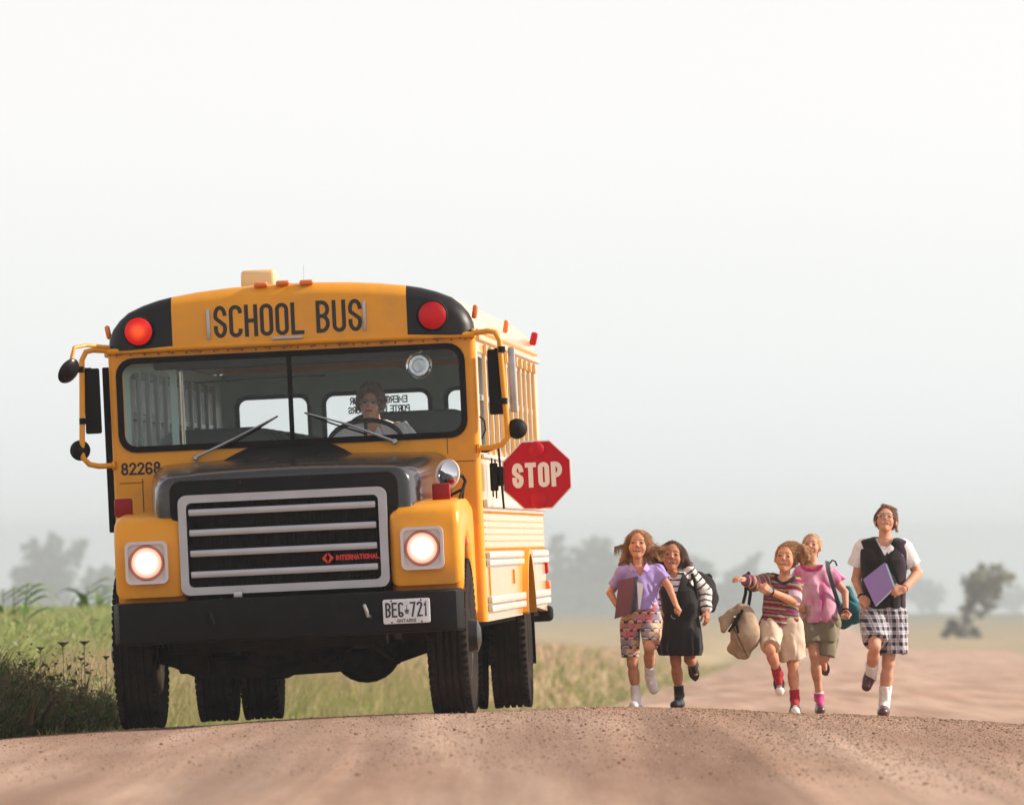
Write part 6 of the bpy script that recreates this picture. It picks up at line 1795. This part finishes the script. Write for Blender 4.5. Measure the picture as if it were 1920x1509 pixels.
# broad leaves and brown seed specks tangled through the weeds
def specks(name, x, y, z, size, cols_, seed):
    gg = np.random.default_rng(seed); n = len(x); Q = np.stack([x, y, z], -1)
    a = gg.normal(size=(n, 3)); a /= np.linalg.norm(a, axis=1)[:, None]; b2 = np.cross(a, gg.normal(size=(n, 3))); b2 /= np.linalg.norm(b2, axis=1)[:, None]
    s_ = size[:, None]
    V = np.stack([Q - a * s_, Q + b2 * s_ * .45, Q + a * s_, Q - b2 * s_ * .45], 1).reshape(-1, 3)
    return np_mesh(name, V, (np.arange(n) * 4)[:, None] + np.array([[0, 1, 2, 3]]), M_leaf, col=np.repeat(cols_, 4, 0))
k = g.integers(0, len(wx_), 26000); t = g.random(26000) ** .7
lx, ly = wx_[k] + g.normal(size=26000) * .05, wy_[k] + g.normal(size=26000) * .05
up = t > .82
c = np.where(up[:, None], mixcol(26000, [(.12, .08, .045), (.16, .12, .06), (.07, .05, .03)], g), mixcol(26000, [(.05, .08, .02), (.08, .11, .03), (.11, .13, .04), (.04, .06, .02)], g))
tag(specks('weed_leaves', lx, ly, ground_z(lx, ly) + wh_[k] * t * 1.05, np.where(up, .014, .030) * g.uniform(.5, 1.5, 26000), c, 3), kind='stuff')
# clover, pale blossom and clumps through the green verge
x, y, o = verge(30000, 66, 125, .1, 5)
h = np.clip(.10 + .10 * o, .08, .42)
c = np.where((g.random(len(x)) < .10)[:, None], np.array([[.62, .58, .48]]), mixcol(len(x), [(.17, .25, .05), (.24, .30, .07), (.12, .19, .04), (.32, .30, .12)], g))
tag(specks('verge_leaves', x, y, ground_z(x, y) + h * g.random(len(x)) * 1.15, .028 * g.uniform(.4, 1.5, len(x)), c, 4), kind='stuff')

M_stem = mat('dry_stem', (.09, .07, .04), rough=.8, var=.2)
M_wood = mat('bark', (.11, .085, .07), rough=.9, var=.2, bump=.4)
M_green = mat('corn_leaf', (.12, .20, .035), rough=.5, spec=.35, var=.2, vscale=6)
def P2W(u, v, D): return np.array([(u - 960) / FPX * D, D, -(v - 1005) / FPX * D])
# dried umbels of wild carrot standing above the weeds, each its own plant
for i, (u, v, D, r_, wh) in enumerate([(118, 1205, 68, .040, 'tallest of the dried umbels, left of the other tall flat head'), (158, 1203, 68.5, .036, 'tall dried umbel with a cupped head, left of the bus tyre'), (152, 1234, 67, .022, 'small dark closed seed head below the cupped umbel'), (199, 1233, 67.5, .022, 'round seed head closest to the front tyre of the bus'), (76, 1214, 69, .030, 'flat pale umbel at the left edge, over the dark weeds')]):
    t = P2W(u, v, D); gz = float(ground_z(t[0], t[1]))
    root = empty('wild_carrot', (t[0], t[1], gz)); tag(root, wh, 'wildflower', 'dried wild carrot plants in the verge')
    H = t[2] - gz
    b = MB(); b.tube([(.03, 0, 0), (.01, 0, H * .5), (0, 0, H - r_ * .7)], [.0034, .003, .0025], 6); b.tube([(.01, 0, H * .5), (.05, .01, H * .72)], .003, 5); b.build('stem', M_stem, root, 60)
    b = MB()
    for k in range(22):
        a = 2.4 * k; q = math.sqrt(k / 22) * r_
        e = (q * math.cos(a), q * math.sin(a), H + (.25 if i != 3 else .7) * q - r_ * .15)
        b.tube([(0, 0, H - r_ * .75), e], .0016, 4); b.box(e, (.013, .013, .009), .003, 1)
    b.build('seed_head', M_stem, root, 60)
# maize plants, left, out in the field
def maize(u, v_top, D, label, seed, sc=1., lean=.0):
    gg = random.Random(seed); t = P2W(u, v_top, D); gz = float(ground_z(t[0], t[1])); H = t[2] - gz
    root = empty('maize_plant', (t[0], t[1], gz)); tag(root, label, 'maize plant', 'maize plants in the field')
    b = MB(); b.tube([(0, 0, 0), (lean * .4, 0, H * .45), (lean, 0, H * .97)], [.018, .014, .006], 7); b.build('stalk', M_green, root, 60)
    for k in range(8):
        z0 = H * (.18 + .095 * k); a = gg.uniform(0, 6.28) if k < 6 else gg.uniform(-.5, .5); L = gg.uniform(.35, .6) * sc * (1 - .03 * k)
        b = MB(); secs = []
        dx, dy = math.cos(a), math.sin(a) * .8
        for i in range(7):
            s_ = i / 6; w = .036 * sc * math.sin(min(1, s_ * 1.25 + .18) * math.pi * .92) + .002
            q = Vector((lean * z0 / H + dx * L * s_ * .75, dy * L * s_ * .75, z0 + L * (.75 * s_ - .75 * s_ ** 2.4)))
            sd = Vector((-dy, dx, .25)).normalized() * w
            secs.append([q - sd, q + Vector((0, 0, -.35 * w)), q + sd, q + Vector((0, 0, .004 - .35 * w))])
        b.loft(secs); b.build('leaf', M_green, root, 60)
for a in [(40, 1088, 112, 'tall maize plant with a leaf arching right over the crop, nearest the left edge', 3, 1.5, .08), (26, 1095, 126, 'pale blurred maize plant behind the tall arching one', 5, 1.5, 0), (6, 1100, 128, 'maize plant cut by the left edge of the picture', 8, 1.5, 0), (163, 1092, 150, 'bushy maize plant standing alone against the grey trees by the bus', 12, 1.9, 0), (183, 1100, 152, 'slimmer maize plant right of the lone bushy one', 15, 1.7, 0), (150, 1114, 151, 'short maize plant left of the lone bushy one', 17, 1.5, 0), (204, 1114, 153, 'short maize plant half hidden behind the bus fender', 19, 1.5, 0)]:
    maize(*a)

# trees far off in the haze
M_tleaf = mat('tree_leaf', rough=.7, spec=.2, attr=True, var=.1, vscale=.5)
translucent(M_tleaf, .25)
def tree(name, label, D, blobs_, base_u, base_v, nleaf, leaf, group, seed, cat='tree', trunk=True, cols_=((.045, .07, .025), (.06, .09, .03), (.035, .055, .02), (.08, .10, .04))):
    gg = np.random.default_rng(seed)
    o = P2W(base_u, base_v, D); gz = float(ground_z(o[0], o[1])); o[2] = min(gz, o[2] + .5) - .05
    root = empty(name, tuple(o)); tag(root, label, cat, group)
    s = D / FPX
    pts = []; tot = sum(r * r for _, _, r in blobs_)
    limbs = []
    sub = []
    for (u, v, r) in blobs_:
        sub.append((u, v, r * .72))
        for _ in range(7):
            a_ = gg.uniform(0, 6.28); sub.append((u + r * .85 * math.cos(a_), v + r * .85 * math.sin(a_), r * gg.uniform(.18, .42)))
    tot = sum(r * r for _, _, r in sub)
    main = len(blobs_)
    for (u, v, r) in sub:
        c = P2W(u, v, D) - o; c[1] = gg.normal() * r * s * .6; R_ = r * s
        n = int(nleaf * r * r / tot)
        d = gg.normal(size=(n, 3)); d /= np.linalg.norm(d, axis=1)[:, None]
        rad = gg.random(n) ** .55 * R_ * 1.08 * (1 + .3 * noise3(d, 3.1, seed + int(u) % 7))
        q = c + d * rad[:, None] * np.array([1, 1, .95])
        q = q[noise3(q / R_, 4.5, seed + 2) > -.25]
        pts.append(q)
        if r > 5: limbs.append(c)
    Q = np.concatenate(pts); n = len(Q)
    a = gg.normal(size=(n, 3)); a /= np.linalg.norm(a, axis=1)[:, None]; b2 = np.cross(a, gg.normal(size=(n, 3))); b2 /= np.linalg.norm(b2, axis=1)[:, None]
    lf = leaf * gg.uniform(.6, 1.4, (n, 1))
    V = np.stack([Q - a * lf, Q + b2 * lf * .55, Q + a * lf, Q - b2 * lf * .55], 1).reshape(-1, 3)
    F = (np.arange(n) * 4)[:, None] + np.array([[0, 1, 2, 3]])
    np_mesh('crown', V, F, M_tleaf, root, col=np.repeat(mixcol(n, cols_, gg), 4, 0))
    if trunk:
        b = MB(); top = max(limbs, key=lambda c: c[2]); H = top[2]; r0 = max(.06, H * .03)
        mid = Vector((top[0] * .35, 0, H * .45))
        b.tube([(0, 0, -.1), Vector((top[0] * .12, 0, H * .22)), mid, Vector(top)], [r0, r0 * .8, r0 * .55, r0 * .12], 8)
        for c in limbs:
            if c[2] > H * .3: b.tube([mid * .8, (mid + Vector(c)) / 2 + Vector((0, 0, .1 * H)), Vector(c)], [r0 * .4, r0 * .25, r0 * .07], 6)
        b.build('trunk', M_wood, root, 60)
TG = 'trees along the far field edge'
tree('broadleaf_tree', 'hazy tree with three upward plumes, left of the bus', 3155, [(62, 1028, 18), (72, 1045, 16), (105, 1012, 15), (102, 1035, 22), (150, 1030, 18), (140, 1048, 18), (60, 1070, 30), (95, 1078, 36), (130, 1080, 26), (40, 1085, 22), (80, 1110, 32), (115, 1112, 30)], 92, 1145, 7040, .80, TG, 1)
tree('broadleaf_tree', 'rounded hazy tree touching the left side of the bus', 3267, [(190, 1085, 28), (215, 1080, 26), (172, 1108, 26), (205, 1112, 28), (235, 1100, 28)], 195, 1145, 4840, .80, TG, 2)
tree('shrub', 'low hazy bush at the foot of the plumed tree', 2970, [(30, 1118, 22), (55, 1128, 20), (10, 1128, 18)], 30, 1146, 2640, .80, TG, 3, 'shrub')
tree('slender_tree', 'slim hazy tree rising just right of the bus', 3341, [(1046, 1012, 12), (1042, 1032, 16), (1050, 1055, 20), (1040, 1082, 24), (1052, 1105, 24)], 1046, 1148, 3740, .80, TG, 4)
tree('broadleaf_tree', 'broad dense hazy tree behind the girl in lilac, left of her head', 3267, [(1108, 1035, 26), (1085, 1052, 24), (1130, 1030, 24), (1115, 1070, 34), (1080, 1095, 30), (1145, 1065, 30), (1120, 1108, 34)], 1112, 1148, 6600, .80, TG, 5)
tree('broadleaf_tree', 'hazy tree behind the two girls', 3341, [(1180, 1050, 28), (1210, 1045, 26), (1170, 1085, 32), (1215, 1085, 34), (1195, 1115, 34)], 1195, 1148, 5720, .80, TG, 6)
tree('broadleaf_tree', 'low hazy tree right of the girl in black', 3452, [(1255, 1060, 24), (1300, 1058, 24), (1325, 1075, 22), (1280, 1085, 32), (1320, 1105, 30), (1265, 1115, 32)], 1290, 1148, 5720, .80, TG, 7)
tree('broadleaf_tree', 'faint hazy tree left of the boy, with a twiggy top', 3564, [(1400, 1062, 14), (1422, 1042, 8), (1412, 1052, 10), (1380, 1085, 22), (1420, 1085, 22), (1365, 1112, 24), (1400, 1115, 28), (1440, 1112, 24)], 1400, 1148, 4400, .80, TG, 8)
tree('broadleaf_tree', 'faint hazy tree between the boy and the child in pink', 3713, [(1475, 1100, 24), (1505, 1105, 22), (1450, 1125, 20), (1490, 1128, 22)], 1480, 1149, 3080, .80, TG, 9)
tree('broadleaf_tree', 'very faint low tree behind the teal bag', 4269, [(1565, 1112, 22), (1600, 1108, 22), (1630, 1115, 20), (1585, 1132, 20)], 1595, 1149, 3080, .80, TG, 10)
tree('broadleaf_tree', 'very faint low tree right of the teenager', 4455, [(1725, 1098, 22), (1755, 1112, 20), (1700, 1115, 20), (1740, 1130, 20)], 1730, 1149, 2860, .80, TG, 11)
tree('broadleaf_tree', 'faintest tree, at the right edge of the picture', 4700, [(1880, 1120, 18), (1915, 1115, 20), (1850, 1130, 14), (1900, 1134, 18)], 1890, 1149, 2640, .80, TG, 12)
tree('small_tree', 'small ragged tree leaning beside the far road on the right', 880, [(1818, 1092, 20), (1838, 1076, 18), (1854, 1092, 22), (1882, 1086, 16), (1830, 1114, 22), (1852, 1112, 20), (1820, 1140, 17), (1872, 1112, 13), (1858, 1138, 12), (1868, 1064, 10), (1897, 1078, 9), (1812, 1165, 11), (1840, 1150, 9)], 1806, 1192, 5200, .20, None, 13, cols_=((.25, .27, .18), (.29, .31, .21), (.21, .23, .15)))
tree('shrub', 'low scrubby bush at the foot of the small ragged tree', 885, [(1788, 1178, 15), (1806, 1184, 14), (1772, 1188, 11), (1828, 1188, 11)], 1795, 1192, 1500, .2, None, 14, 'shrub')

# overgrown hedge joining the trees along the far field edge
gg = np.random.default_rng(40); D = 3250; n = 9000
u = gg.uniform(1020, 1480, n); top = 1102 - 26 * np.clip(noise3(np.stack([u / 30, u * 0, u * 0], -1), 1.4, 2), -.6, 1) + (u > 1330) * 12
v = 1150 - (1150 - top) * gg.random(n) ** .8
yy = D + gg.normal(size=n) * 25; q = np.stack([(u - 960) / FPX * yy, yy, -(v - 1005) / FPX * yy], -1)
tag(specks('far_hedge', q[:, 0], q[:, 1], q[:, 2], .85 * gg.uniform(.6, 1.4, n), mixcol(n, [(.045, .07, .025), (.06, .09, .03), (.08, .10, .04)], gg), 41), kind='stuff')
# ------------------------------------------------------------------ haze over the fields
b = MB(); b.box2((-1800, -45, -46), (1800, 5150, 4.5))
hz = b.build('haze', None or bpy.data.materials.new('haze'), None, None)
m = hz.data.materials[0]; m.use_nodes = True
for n_ in list(m.node_tree.nodes): m.node_tree.nodes.remove(n_)
o = m.node_tree.nodes.new('ShaderNodeOutputMaterial'); v = m.node_tree.nodes.new('ShaderNodeVolumePrincipled')
v.inputs['Color'].default_value = (.88, .955, 1.0, 1)
v.inputs['Density'].default_value = .00030
v.inputs['Anisotropy'].default_value = .70
m.node_tree.links.new(v.outputs[0], o.inputs['Volume'])
tag(hz, kind='stuff')
